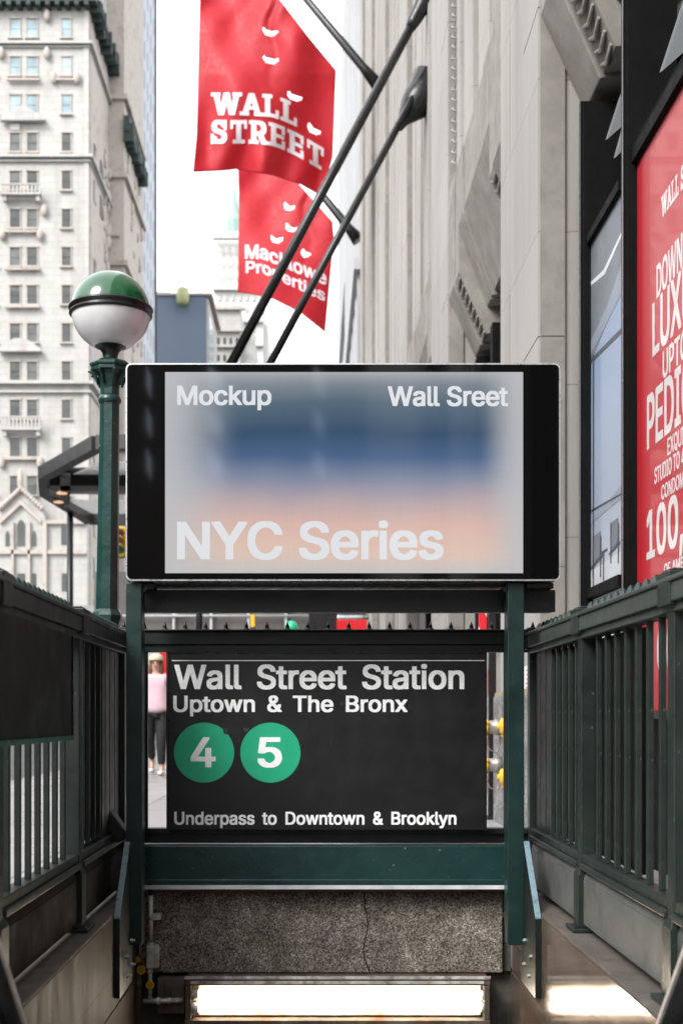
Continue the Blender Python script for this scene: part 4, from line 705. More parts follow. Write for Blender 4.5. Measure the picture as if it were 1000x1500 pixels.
def shape(name, pts, mat, k):
    q = [(XW - .0008 * k, *PW(u, v)) for u, v in pts]
    q = [(x, min(max(y, 6.731), 7.509), min(max(z, 1.582), 3.683)) for x, y, z in q]
    part(name, MB().prism(q, (.0007, 0, 0)), mat, po)
INK = M('printed_dark_ink', (.045, .05, .06), .4, bst=0); INKM = M('printed_mid_grey', (.13, .145, .17), .4, bst=0); INKL = M('printed_pale_line', (.55, .57, .6), .4, bst=0); INKS = M('printed_sea_grey', (.22, .26, .32), .4, bst=0)
shape('printed_roof', [(864, 352), (912, 275), (914, 275), (914, 420), (890, 470), (864, 530)], INKM, 1)
shape('printed_beam', [(864, 415), (884, 395), (912, 335), (912, 341), (885, 402), (864, 420)], INKL, 2)
shape('printed_beam', [(864, 500), (890, 445), (912, 380), (912, 425), (890, 470), (864, 520)], M('printed_light_grey', (.20, .23, .28), .4, bst=0), 2)
shape('printed_beam', [(864, 527), (912, 478), (912, 486), (864, 534)], INK, 2)
shape('printed_beam', [(868, 520), (869.6, 518), (869.6, 870), (868, 870)], INK, 3)
shape('printed_sea', [(864, 753), (890, 735), (912, 705), (912, 728), (864, 768)], INKS, 2)
shape('printed_beam', [(864, 748), (912, 721), (912, 724), (864, 751)], INK, 3)
shape('printed_deck', [(864, 838), (912, 805), (912, 845), (864, 868)], M('printed_pale_deck', (.42, .44, .47), .4, bst=0), 2)
for d in ((0, 0), (26, -20)):
    shape('printed_chair', [(870 + d[0], 785 + d[1]), (879 + d[0], 778 + d[1]), (878 + d[0], 815 + d[1]), (869 + d[0], 824 + d[1])], INKM, 3)
    shape('printed_chair', [(866 + d[0], 830 + d[1]), (882 + d[0], 812 + d[1]), (882 + d[0], 816 + d[1]), (866 + d[0], 834 + d[1])], INK, 4)
    for e in (868, 879): shape('printed_chair', [(e + d[0], 785 + d[1]), (e + 1.3 + d[0], 785 + d[1]), (e + 1.3 + d[0], 845 + d[1]), (e + d[0], 845 + d[1])], INK, 5)
shape('printed_table', [(881, 808), (889, 803), (889, 806), (881, 812)], INK, 4); shape('printed_table', [(883, 810), (884.5, 809), (884.5, 850), (883, 850)], INK, 4)

bb_ = thing('red_billboard', (XW, 5.6, .85), 'tall red billboard with large pale capital lettering in the nearest window on the right', 'billboard')
REDB, nt_, b_ = node_mat('red_billboard_print'); b_.inputs['Base Color'].default_value = (.42, .012, .022, 1)
b_.inputs['Roughness'].default_value = .40; b_.inputs['Coat Weight'].default_value = .35; b_.inputs['Coat Roughness'].default_value = .03
part('billboard_sheet', MB().box(XW, XW + .02, 4.81, 6.44, .83, 3.695), REDB, bb_)
part('billboard_foot', MB().box(XW - .01, XW + .05, 4.81, 6.44, .79, .829), DKMETAL, bb_)
BW = M('billboard_pale_print', (.66, .62, .62), .4, 0, 30, .05, 60, 0); BW.node_tree.nodes['Principled BSDF'].inputs['Coat Weight'].default_value = .8
def wall_text(s, px0, top, base, w, font=SANS, sp=.2):
    y0, z0 = PW(px0, base); _, z1 = PW(px0, top)
    lettering(bb_, s, lambda u, v, t: (XW - .0006 - t, y0 - u, z0 + v), BW, w, z1 - z0, font, sp, 0, dep=.0006)
wall_text('WALL STREET', 968, 290, 321, .70, SLAB)
wall_text('DOWNTOWN', 961, 391, 438, .86)
wall_text('LUXURY', 955, 448, 524, 1.0)
wall_text('UPTOWN', 970, 517, 556, .64)
wall_text('PEDIGREE', 947, 583, 660, 1.22)
wall_text('EXQUISITE', 977, 643, 668, .46)
wall_text('STUDIO TO 4-BEDROOM', 958, 687, 710, .92)
wall_text('CONDOMINIUMS', 968, 712, 733, .68)
wall_text('100,000', 946.5, 752, 821, 1.2)
wall_text('OF AMENITIES', 972, 827, 844, .60)
wall_text('00', 962, 922, 985, .30)

# ---- things on the pier seen through the railing
def siamese(y, z, label, yel=True):
    t = thing('standpipe_connection', (XF, y, z), label, 'standpipe', 'standpipe connections on the stone pier')
    part('pipe_body', MB().lathe((XF - .036, y, z), [(.05, 0), (.062, -.01), (.062, -.05), (.048, -.06), (.048, -.10)], 20, 'x'), CHROME, t)
    cp = part('cap', MB().lathe((XF - .137, y, z), [(.052, 0), (.056, -.004), (.056, -.022), (.04, -.034), (.016, -.036), (.016, -.05)], 20, 'x'), YELLOW if yel else DKMETAL, t)
    for k in range(3):
        a = R(30 + 120 * k); part('lug', MB().box(-.01, .01, -.009, .009, -.009, .009) if False else MB().sphere((XF - .148, y + .062 * math.cos(a), z + .062 * math.sin(a)), .013, 8, 6), YELLOW, cp)
    part('chain', MB().tube([(XF - .14, y - .01, z - .05), (XF - .15, y - .01, z - .11), (XF - .12, y, z - .17), (XF - .07, y, z - .19), (XF - .045, y, z - .12)], .005, 6), CHROME, t)
siamese(9.1, .725, 'upper of the two yellow capped standpipe connections beside the black pole')
siamese(9.1, .445, 'lower of the two yellow capped standpipe connections beside the black pole, hung with a chain')
siamese(8.28, .735, 'upper standpipe connection on the stone right of the right stand post')
siamese(8.28, .395, 'lower standpipe connection on the stone right of the right stand post')
bp = thing('black_pole', (1.385, 9.62, 0), 'tall slim black pole at the far corner of the stone pier beside the yellow caps', 'pole')
part('shaft', MB().box(1.355, 1.413, 9.55, 9.61, .035, 2.7), DKMETAL, bp, bev=.004); part('base', MB().box(1.34, 1.43, 9.53, 9.63, .001, .034), DKMETAL, bp)
m_, nt_, b_ = node_mat('red_white_barrier_print'); v_ = coords(nt_); s_ = nt_.nodes.new('ShaderNodeSeparateXYZ'); nt_.links.new(v_, s_.inputs[0])
q_ = math_n(nt_, 'LESS_THAN', math_n(nt_, 'MODULO', math_n(nt_, 'ADD', math_n(nt_, 'ADD', s_.outputs[2], math_n(nt_, 'MULTIPLY', s_.outputs[0], 2.2)), 20), .42), .21)
nt_.links.new(mixc(nt_, q_, (.62, .64, .70), (.60, .012, .02)), b_.inputs['Base Color'])
sb = thing('striped_board', (1.33, 9.66, 0), 'narrow upright board with red and white stripes between the station sign and the black pole', 'barrier board')
part('board', MB().box(1.29, 1.352, 9.64, 9.66, .22, 1.95), m_, sb); part('board_foot', MB().box(1.28, 1.35, 9.58, 9.74, .001, .21), M('pale_block', (.5, .5, .5), .7), sb)
nb = thing('notice', (XF, 8.1, .9), 'small white notice with red lines of print on the stone pier above the standpipes', 'notice')
part('notice_sheet', MB().box(XF - .004, XF - .001, 7.86, 8.30, .905, 1.14), M('white_notice', (.70, .68, .68), .5), nb)
m = MB(); random.seed(5)
for i in range(7): m.box(XF - .0052, XF - .0042, 7.90 + random.random() * .06, 8.26 - random.random() * .06, 1.115 - i * .029, 1.107 - i * .029)
part('print_lines', m, M('red_notice_ink', (.45, .04, .06), .6), nb)
part('notice_frame', MB().box(XF - .0065, XF - .0045, 7.85, 7.858, .90, 1.145).box(XF - .0065, XF - .0045, 8.302, 8.31, .90, 1.145), M('notice_border', (.4, .36, .36), .5), nb)

# ---- canopy on the far part of the tower with its two long struts
cn = thing('entrance_canopy', (0, 16, 4.7), 'dark entrance canopy held by two long black struts slanting from the limestone tower', 'canopy')
k2 = .65
part('canopy_roof', MB().box(-1.45, 1.41, 14.6, 17.2, 4.72, 4.86).box(-1.49, 1.41, 14.55, 17.25, 4.80, 4.92), DKMETAL, cn, bev=.02)
D1, D2 = 16.4, 15.6
a0 = Vector(P(649, -50, D1)); a1 = Vector(P(313, 592, D2)); a1.z = 4.87
part('strut', MB().tube([a0, a1], .062, 14), DKMETAL, cn); v = (a1 - a0).normalized()
q = a0 + v * 1.02
part('strut_sleeve', MB().tube([q - v * 1.0, q - v * .55, q - v * .1, q], [.17, .13, .085, .064], 14), DKMETAL, cn)
b0_ = Vector(P(628, 100, D1)); b1_ = Vector(P(370, 592, D2)); b1_.z = 4.87; v = (b1_ - b0_).normalized()
part('strut', MB().tube([b0_, b1_], .05, 14), DKMETAL, cn)
q = Vector(P(584, 188, D1))
part('strut_sleeve', MB().tube([q, q - v * .12, q - v * .40 + Vector((.03, 0, -.03)), q - v * .85 + Vector((.06, 0, -.10))], [.052, .08, .20, .30], 16), DKMETAL, cn)

# ---- red flags
def flag(name_, D, top_l, top_r, right, bottom, left, holes, texts, label, pole, NG=150):
    """outline given in photo pixels at distance D; sides are polylines"""
    def poly(pl, t):
        L = [math.dist(a, b) for a, b in zip(pl, pl[1:])]; s = t * sum(L)
        for (a, b), l in zip(zip(pl, pl[1:]), L):
            if s <= l or (a, b) == (pl[-2], pl[-1]): q = min(s / l, 1); return (a[0] + (b[0] - a[0]) * q, a[1] + (b[1] - a[1]) * q)
            s -= l
    def co(u, v):                                     # Coons patch, v down
        t, b = poly([top_l, top_r], u), poly(bottom, u); l, r = poly(left, v), poly(right, v)
        c = lambda i: (1 - v) * t[i] + v * b[i] + (1 - u) * l[i] + u * r[i] - ((1 - u) * (1 - v) * top_l[i] + u * (1 - v) * top_r[i] + (1 - u) * v * bottom[0][i] + u * v * bottom[-1][i])
        return c(0), c(1)
    def wave(px, py):
        a = (px - left[0][0]) / 200; b = (py - top_r[1]) / 250
        w = .22 * math.sin(a * 4.5 + b * 3 + .6) + .10 * math.sin(a * 10 - b * 6 + 1) + .045 * math.sin(a * 19 + b * 15 + 3 * math.sin(b * 4)) + .02 * math.sin((a * 1.0 + b * .8) * 17) * max(0, math.sin(b * 3 + a * 2)) + .012 * math.sin(a * 23 - b * 9)
        w += .11 * math.exp(-((a - .52 + .03 * math.sin(b * 20)) / .035) ** 2) * (1 if b < .35 else math.exp(-(b - .35) * 6))
        w += (.5 + .3 * math.sin(a * 9)) * max(0, b - .68) + .10 * max(0, b - .5) * math.sin(a * 22 + 1)
        return w
    def w3(px, py, off=0): D_ = D + wave(px, py) - off; return P(px, py, D_)
    t = thing(name_, w3(*top_r), label, 'flag', 'red flags above the street')
    vs = []; fs = []; pc = []
    for j in range(NG + 1):
        for i in range(NG + 1):
            p = co(i / NG, j / NG); pc.append(p); vs.append(w3(*p))
    def inhole(x, y):
        for hx, hy, hw, ang in holes:
            c, s = math.cos(R(ang)), math.sin(R(ang)); dx, dy = x - hx, y - hy
            a, b = dx * c + dy * s, -dx * s + dy * c
            if abs(a) < hw and abs(b + (a / hw) ** 2 * 5 - 2) < 3.6 * math.sqrt(max(0, 1 - (a / hw) ** 4)) + .2: return True
        return False
    for j in range(NG):
        for i in range(NG):
            k = j * (NG + 1) + i; ids = (k, k + 1, k + NG + 2, k + NG + 1)
            cx_ = sum(pc[q][0] for q in ids) / 4; cy_ = sum(pc[q][1] for q in ids) / 4
            if not inhole(cx_, cy_): fs.append(ids)
    cl = part('cloth', MB().add(vs, fs, True), FLAG, t)
    sol = cl.modifiers.new('thickness', 'SOLIDIFY'); sol.thickness = .006; sol.offset = 1
    for s, (x0, x1), basef, h, font in texts:
        V, Fc, W = text_flat(s, font, .25, 0, 0)
        bm = bmesh.new(); bv = [bm.verts.new((a[0] / W, a[1] / CAP, 0)) for a in V]
        for f in Fc:
            try: bm.faces.new([bv[q] for q in f])
            except ValueError: pass
        bmesh.ops.triangulate(bm, faces=bm.faces)
        for _ in range(2):
            le = [e for e in bm.edges if abs(e.verts[0].co.x - e.verts[1].co.x) * (x1 - x0) > 4 or abs(e.verts[0].co.y - e.verts[1].co.y) * h > 5]
            if le: bmesh.ops.subdivide_edges(bm, edges=le, cuts=1)
            bmesh.ops.triangulate(bm, faces=bm.faces)
        vv = []
        for q in bm.verts:
            px = x0 + (x1 - x0) * q.co.x; e = .5; sl = basef(px + e) - basef(px - e)
            vv.append(w3(px + q.co.y * h * sl * .0, basef(px) - q.co.y * h, .02))
        bm.verts.index_update(); ff = [[q.index for q in f.verts] for f in bm.faces]; bm.free()
        part('lettering', MB().add(vv, ff), WHITEPAINT, cl)
    a, b = pole
    pa, pb = Vector(a), Vector(b)
    part('flagpole', MB().tube([pa, pa + (pb - pa) * .12, pb], [.16 * D / 28, .10 * D / 28, .055 * D / 28], 14), DKMETAL, t)
    for q in (0.02, .35, .68):
        e = poly([top_r, top_l], q); s = Vector(w3(*e)); d = pb - pa; tt = (s - pa).dot(d) / d.dot(d)
        part('halyard_clip', MB().tube([s, pa + d * tt], .012 * D / 28, 6), DKMETAL, t)
    return t
D1 = 28.4
def b1(px): return 168.5 + max(0, px - 355) * .06 + max(0, px - 395) ** 1.35 * .085
def b2(px): return 210 + max(0, px - 370) * .10 + max(0, px - 395) ** 1.35 * .085
flag('street_flag', D1, (296, -170), (270 + 110 - 20, -62), None or [(360, -62), (410, 0), (450, 52), (492, 103), (489, 180), (487, 230), (478, 262), (467, 285)],
     [(283, 252), (330, 250), (345, 248), (400, 257), (440, 270), (467, 285)], [(296, -170), (293, 0), (288, 200), (283, 252)],
     [(395, 47, 11.5, 12), (396, 88, 11.5, 12), (431, 142, 11.5, 20), (459, 190, 11, 38)],
     [('WALL', (309, 435), b1, 32, SLAB), ('STREET', (309, 474), b2, 33, SLAB)],
     'upper red flag with the lettering of the street name and four white slits', (P(556, 128, D1), P(350, -120, D1)))
D2 = 40.9
def b3(px): return 379 + max(0, px - 385) * .42
def b4(px): return 400 + max(0, px - 385) * .46
flag('owner_flag', D2, (347, 190), (388, 210), [(388, 210), (438, 270), (487, 325), (489, 350), (484, 400), (476, 487)],
     [(348, 428), (375, 432), (400, 438), (440, 458), (476, 487)], [(347, 190), (350, 300), (349, 400), (348, 428)],
     [(423, 303, 8.5, 22), (425.5, 334, 8.5, 25), (405, 351, 9, 10), (447, 371, 7.5, 35)],
     [('Macklowe', (359, 478), b3, 20, SANS), ('Properties', (360, 476), b4, 17, SANS)],
     'lower red flag partly behind the two slanting black struts', (P(525, 352, D2), P(395, 190, D2)), 120)
# ================================================================== FAR BUILDINGS
BLIND = M('grey_window_blind', (.085, .09, .082), .7, 0, .6, .4, 10, 0)
def xy_window(parent, x0, x1, y, z0, z1, rail=True, lit=False, mat=None):
    w = part('window', MB().box(x0 - .12, x1 + .12, y - .16, y - .005, z1, z1 + .16).box(x0 - .2, x1 + .2, y - .28, y - .005, z0 - .16, z0)
             .box(x0 - .08, x0, y - .10, y - .005, z0, z1).box(x1, x1 + .08, y - .10, y - .005, z0, z1), TERRA_SH, parent)
    part('pane', MB().box(x0, x1, y - .03, y - .006, z0, z1).box(x0, x1, y - .07, y - .031, (z0 + z1) / 2 - .05, (z0 + z1) / 2 + .05), mat or WINGLASS, w)
    if random.random() < .55 and (mat is WINGLASS):
        zt = z1 - (z1 - z0) * random.choice([.3, .48, .48, .7]); part('blind', MB().box(x0 + .04, x1 - .04, y - .032, y - .0305, zt, z1), BLIND, w)
    return w
YT = 115.0; kT = YT / F
def TX(px): return X(px, YT)
def TZ(py): return Z(py, YT)
tw = thing('white_office_tower', (-30, YT, 0), 'ornate white terracotta office tower with rows of sash windows at the far left', 'building')
xc = TX(129)
part('wall', MB().box(-52, xc, YT, 140, 0, 84), TERRA, tw)
part('side_wing', MB().box(xc + .01, -19.45, 126, 139.9, 0, 90), TERRA_SH, tw)
part('side_facing', MB().box(xc + .005, xc + .16, YT + .4, 125.99, 0, 66.8), TERRA_SH, tw)
rows = [28 + 55.8 * i for i in range(13)]
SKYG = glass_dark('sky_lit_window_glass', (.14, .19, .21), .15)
SHADE = M('drawn_blind_grey', (.10, .11, .105), .6, 0, .8, .35, 10, 0)
random.seed(11)
for i, y in enumerate(rows):
    for a, b in ((15.5, 30), (40.5, 55), (91.5, 104), (-44, -30), (-19, -4)):
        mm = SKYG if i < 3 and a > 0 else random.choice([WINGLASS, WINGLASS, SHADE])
        if i == 12 and a > 60: mm = WINGLASS
        xy_window(tw, TX(a), TX(b), YT, TZ(y + 27.5), TZ(y), mat=mm)
for a in (12, 86, 155, 335, 560, 668):
    pass
m = MB()
for py, h, d in ((63, 4, .5), (69, 1.5, .25), (229, 4, .55), (236, 2, .3), (560, 4, .6), (573, 3, .35), (60 - 56, 3, .4)):
    m.box(-52, xc + d, YT - d, YT - .002, TZ(py + h), TZ(py)); m.box(xc + .165, xc + d, YT, 125.9, TZ(py + h), TZ(py))
part('string_course', m, TERRA, tw)
m = MB(); m.box(-52, xc + .9, YT - 1.0, YT - .01, TZ(10), TZ(-10)); m.box(xc + .17, xc + .9, YT, 125.98, TZ(10), TZ(-10))
for i in range(24):
    h_ = random.uniform(.2, 1.2); m.box(xc + .18, xc + .9 + random.uniform(0, .5), YT + .1 + i * .45, YT + .35 + i * .45, TZ(10) - h_, TZ(10) + .4 + h_ * .5)
for i in range(34): m.box(-51 + i * .9, -50.6 + i * .9, YT - 1.1, YT - .012, TZ(16), TZ(10.1))
part('green_cornice', m, VERDI, tw)
m = MB(); m.box(-19.44, -18.8, 125.4, 138, 60.6, 62.2)
for i in range(24):
    h_ = random.uniform(.2, 1.1); m.box(-19.43, -18.8 + random.uniform(.05, .4), 125.5 + i * .52, 125.8 + i * .52, 60.55 - h_, 61.0 + h_ * .5)
part('green_cornice', m, VERDI, tw)
# pediments, balconies, hoods
def hood(x0, x1, zb, h, d=.7): return MB().prism([(x0, YT - .01, zb), (x1, YT - .01, zb), ((x0 + x1) / 2, YT - .01, zb + h)], (0, -d, 0))
part('pediment', MB().prism([(TX(3), YT - .2, TZ(181)), (TX(69), YT - .2, TZ(181)), (TX(69), YT - .2, TZ(178)), (TX(36), YT - .2, TZ(158)), (TX(3), YT - .2, TZ(178))], (0, -.5, 0)).box(TX(16), TX(30), YT - .25, YT - .17, TZ(192), TZ(183)), TERRA, tw)
part('pediment', MB().prism([(TX(0), YT - .2, TZ(518)), (TX(63), YT - .2, TZ(518)), (TX(63), YT - .2, TZ(515)), (TX(52), YT - .2, TZ(506)), (TX(40), YT - .2, TZ(499)), (TX(24), YT - .2, TZ(499)), (TX(12), YT - .2, TZ(506)), (TX(0), YT - .2, TZ(515))], (0, -.6, 0)), TERRA, tw)
for zt, zb in ((275, 291), (613, 633)):
    m = MB().box(TX(5), TX(63), YT - 1.0, YT - .17, TZ(zb), TZ(zb - 3)).box(TX(5), TX(63), YT - 1.0, YT - .85, TZ(zt + 2), TZ(zt))
    for i in range(11): m.box(TX(6 + i * 5.4), TX(8.4 + i * 5.4), YT - .97, YT - .87, TZ(zb - 3), TZ(zt + 2))
    for i in (8, 56): m.box(TX(i), TX(i + 5), YT - .8, YT - .18, TZ(zb + 8), TZ(zb))
    part('balcony', m, TERRA, tw)
m = MB()
for py, a, b in ((118, 12, 60), (118, 82, 116), (340, 4, 64), (672, 4, 62), (395, 8, 60), (450, 8, 60)): m.box(TX(a), TX(b), YT - .45, YT - .17, TZ(py + 2.5), TZ(py - .5))
for u, v in ((80, 116), (114, 116), (70, 25), (70, 80), (3, 80), (5, 345), (60, 345), (66, 310), (4, 678), (60, 678)): m.sphere((TX(u), YT - .3, TZ(v)), .42, 8, 6, (.8, .6, 1.4))
part('carved_ornament', m, TERRA_SH, tw)
part('corner_strip', MB().box(TX(123), xc + .12, YT - .12, YT - .003, 0, TZ(16)), TERRA, tw)
# gabled gothic entrance bay
G0 = YT - 1.2
def gz(p, d=0): return [(X(u, G0), G0 + d, Z(v, G0)) for u, v in p]
gb = part('gabled_bay', MB().prism([(X(-70, G0), G0, 0), (X(128, G0), G0, 0), (X(128, G0), G0, Z(765, G0)), (X(68, G0), G0, Z(765, G0)), (X(62, G0), G0, Z(745, G0)), (X(32, G0), G0, Z(720, G0)), (X(2, G0), G0, Z(745, G0)), (X(-5, G0), G0, Z(765, G0)), (X(-70, G0), G0, Z(765, G0))], (0, 1.19, 0)), TERRA, tw)
m = MB()
for s in (-1, 1):
    for k in range(9): m.sphere((X(32 + s * k * 3.8, G0), G0 - .25, Z(716 + k * 3.6, G0)), .26, 6, 5)
    m.prism([(X(32, G0), G0, Z(733, G0)), (X(32 + s * 30, G0), G0, Z(762, G0)), (X(32 + s * 30, G0), G0, Z(768, G0)), (X(32, G0), G0, Z(740, G0))], (0, -.35, 0))
m.box(X(-70, G0), X(128, G0), G0 - .3, G0 - .01, Z(812, G0), Z(806, G0)); m.box(X(64, G0), X(70, G0), G0 - .4, G0 - .01, 0, Z(765, G0)); m.box(X(18, G0), X(21.5, G0), G0 - .3, G0 - .01, 0, Z(765, G0)); m.box(X(42, G0), X(45.5, G0), G0 - .3, G0 - .01, 0, Z(765, G0))
m.sphere((X(31, G0), G0 - .2, Z(704, G0)), .5, 8, 6, (.6, .6, 2.2)); m.box(X(70, G0), X(128, G0), G0 - .35, G0 - .01, Z(768, G0), Z(762, G0))
part('gable_ornament', m, TERRA_SH, gb)
for a, b, t0, z0 in ((26, 37, 762, 800), (8.5, 14.5, 778, 800), (47.5, 53.5, 778, 800)):
    mx = (a + b) / 2; pts = [(a, z0), (b, z0), (b, t0 + 6), (mx + (b - a) * .3, t0 + 2), (mx, t0 - 1), (mx - (b - a) * .3, t0 + 2), (a, t0 + 6)]
    w = part('window', MB().prism(gz([(mx + (u - mx) * 1.22, v if v == z0 else v - 1.5) for u, v in pts]), (0, -.14, 0)), TERRA_SH, gb)
    bpy.data.objects.remove(w)
    part('arched_window', MB().prism(gz(pts), (0, -.06, 0)), WINGLASS, gb)
for a, b in ((9, 15), (26, 37), (47.5, 53.5), (91, 103)): part('lower_window', MB().box(X(a, G0), X(b, G0), G0 - .05, G0 - .004, Z(866, G0), Z(840, G0)), WINGLASS, gb)
part('lower_window', MB().box(X(90, G0), X(103, G0), G0 - .05, G0 - .004, Z(798, G0), Z(771, G0)), WINGLASS, gb)
# side details
m = MB()
for z in (64, 56, 47, 35.5, 28, 21): m.box(-19.44, -19.05, 126, 139.8, z, z + .5).box(xc + .02, -19.05, 125.6, 125.99, z, z + .5)
for z0 in (30, 44): 
    m.box(-20.9, -19.9, 125.75, 125.99, z0 + 6, z0 + 6.7)
part('side_moulding', m, TERRA_SH, tw)
for z in (10, 14, 18, 25, 32, 39, 42.5, 50, 53.5):
    for y in (117.2, 120.6):
        part('side_window', MB().box(xc + .162, xc + .24, y, y + 1.1, z, z + 2), WINGLASS, tw)
m = MB(); random.seed(4)
for i in range(70): m.sphere((-19.4 if random.random() < .55 else xc + .2, 0, 0) if False else ((xc + .25), random.uniform(122, 125.8), random.uniform(14, 58)), random.uniform(.2, .55), 6, 5, (.5, .8, 1.6))
for i in range(60): m.sphere((-19.4, random.uniform(128, 139), random.uniform(14, 60)), random.uniform(.25, .6), 6, 5, (.5, .9, 1.6))
part('side_carving', m, TERRA_SH, tw)

# grid glass tower
gt = thing('glass_grid_tower', (-28, 141, 0), 'tall blue grey glass tower with fine vertical fins rising beside the white office tower', 'building')
m_, nt_, b_ = node_mat('fine_window_grid'); v_ = coords(nt_); s_ = nt_.nodes.new('ShaderNodeSeparateXYZ'); nt_.links.new(v_, s_.inputs[0])
fz = math_n(nt_, 'LESS_THAN', math_n(nt_, 'MODULO', math_n(nt_, 'ADD', s_.outputs[2], 200), 3.6), 1.4)
fy = math_n(nt_, 'LESS_THAN', math_n(nt_, 'MODULO', math_n(nt_, 'ADD', s_.outputs[1], 200), 2.7), .9)
nt_.links.new(mixc(nt_, math_n(nt_, 'MAXIMUM', fz, fy), (.06, .08, .11), (.46, .50, .56)), b_.inputs['Base Color']); b_.inputs['Roughness'].default_value = .35
part('tower_body', MB().box(-45, -20.02, 140.1, 155, 0, 112), m_, gt)
m = MB()
for i in range(11): m.box(-20.015, -19.96, 140.3 + i * 1.35, 140.55 + i * 1.35, 0, 112)
part('fin', m, M('pale_steel_fin', (.42, .45, .49), .5), gt)
part('dark_corner', MB().box(-20.015, -19.8, 154.8, 155.0, 0, 112.1), DKMETAL, gt)

# blue-grey block
yB = 175.0
bg_ = thing('blue_grey_block', (X(265, yB), yB, 0), 'plain blue grey building with a pale cornice beyond the globe lamp', 'building')
BLUEW = M('blue_grey_wall', (.115, .15, .20), .7, 0, .05, .12, 2, .05)
part('wall', MB().box(X(224, yB), X(302, yB), yB, yB + 16, 0, Z(433, yB)), BLUEW, bg_)
part('side_wall', MB().box(X(302, yB) + .01, X(302, yB) + .3, yB + .1, yB + 16, 0, Z(437, yB)), TERRA_SH, bg_)
part('side_glazing', MB().box(X(302, yB) + .31, X(302, yB) + .4, yB + 1, yB + 9, 0, Z(455, yB)), SKYG, bg_)
part('cornice', MB().box(X(224, yB) - .2, X(302, yB) + .9, yB - .3, yB + 16, Z(432.9, yB), Z(430, yB)), TERRA_SH, bg_)
part('roof_box', MB().box(X(226, yB), X(248, yB), yB + 1, yB + 5, Z(429.9, yB), Z(424, yB)).box(X(292, yB), X(296, yB), yB + 1, yB + 2, Z(429.9, yB), Z(425, yB)), TERRA, bg_)
part('roof_tank', MB().lathe((X(269, yB), yB - 1.0, Z(450, yB)), [(.75, 0), (.9, .8), (.85, 2.2), (.4, 2.5)], 14), M('faded_yellow_tank', (.35, .36, .18), .7), bg_)
# stepped cream buildings
yC = 205.0
cs = thing('cream_low_block', (X(345, yC), yC, 0), 'pale cream low building with banded storeys right of the blue grey block', 'building')
part('wall', MB().box(X(300, yC), X(352, yC), yC, yC + 20, 0, Z(447, yC)).box(X(352, yC) + .01, X(372, yC), yC + 1, yC + 20, 0, Z(487, yC)), TERRA, cs)
m = MB()
for py in (452, 484, 507): m.box(X(300, yC), X(360, yC), yC - .7, yC - .01, Z(py + 3, yC), Z(py, yC))
part('band', m, TERRA_SH, cs)
for i in range(4):
    for py in (495, 520): part('window', MB().box(X(318 + i * 9, yC), X(322 + i * 9, yC), yC - .1, yC - .01, Z(py + 9, yC), Z(py, yC)), WINGLASS, cs)
yD = 300.0
HAZE = M('hazed_cream_stone', (.56, .55, .52), .9, 0, .03, .04, 1, 0)  # washed-out haze put into the pale stone and window colours
HAZE2 = M('hazed_window_stone', (.40, .40, .395), .9, 0, .03, .04, 1, 0)
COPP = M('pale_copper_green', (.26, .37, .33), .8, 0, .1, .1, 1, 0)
ct = thing('cream_spired_tower', (X(360, yD), yD, 0), 'distant pale cream tower with a green copper turret behind the red flags', 'building')
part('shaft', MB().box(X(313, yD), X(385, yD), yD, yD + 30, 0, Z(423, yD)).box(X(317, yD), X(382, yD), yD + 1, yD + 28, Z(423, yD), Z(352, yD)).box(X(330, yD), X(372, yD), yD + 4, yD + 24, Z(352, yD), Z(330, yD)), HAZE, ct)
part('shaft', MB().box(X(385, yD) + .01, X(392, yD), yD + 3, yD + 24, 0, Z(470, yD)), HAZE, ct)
m = MB()
for py in (348, 423, 470, 505): m.box(X(312, yD), X(386, yD), yD - 1.2, yD - .01, Z(py + 4, yD), Z(py, yD))
part('cornice', m, HAZE2, ct)
cz = Z(352, yD)
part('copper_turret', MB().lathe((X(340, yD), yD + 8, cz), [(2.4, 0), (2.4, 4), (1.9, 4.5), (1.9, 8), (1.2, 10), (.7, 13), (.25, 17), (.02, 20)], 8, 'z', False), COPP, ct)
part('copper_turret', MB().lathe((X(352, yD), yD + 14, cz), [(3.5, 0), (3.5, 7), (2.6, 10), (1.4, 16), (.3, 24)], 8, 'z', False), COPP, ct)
for i in range(6):
    for j, py in enumerate((362, 380, 398, 432, 448, 478, 490, 512)):
        part('window', MB().box(X(320 + i * 10, yD), X(324 + i * 10, yD), yD - .3, yD - .02, Z(py + 9, yD), Z(py, yD)), HAZE2, ct)

# buildings continuing the right side of the street
gr = thing('grey_stone_block', (6, 70, 0), 'plain grey stone office block beyond the limestone tower on the right', 'building')
LG2 = M('light_grey_stone', (.40, .41, .42), .85, 0, .4, .1, 10, .2, .01)
part('wall', MB().box(1.72, 14, 45, 66, 0, 62).box(1.86, 14, 66.01, 95, 0, 46), LG2, gr)
m = MB()
for i in range(9): m.box(1.60, 1.715, 45.4 + i * 2.3, 46.0 + i * 2.3, 0, 60)
part('pilaster', m, LG2, gr)
part('cornice', MB().box(1.45, 1.715, 45, 66, 17.2, 17.6).box(1.45, 1.715, 45, 66, 44, 44.6).box(1.62, 1.855, 66.02, 95, 24.2, 24.7), LG2, gr)
m = MB()
for z in (10, 22, 33): m.box(1.714, 1.7185, 45, 66, z, z + .05)
part('stone_joint', m, MORT, gr)
for z in (4, 9, 13, 20, 26, 32, 38):
    for i in range(5): part('window', MB().box(1.69, 1.714, 46.4 + i * 4.6, 47.3 + i * 4.6, z, z + 2.2), WINGLASS, gr)

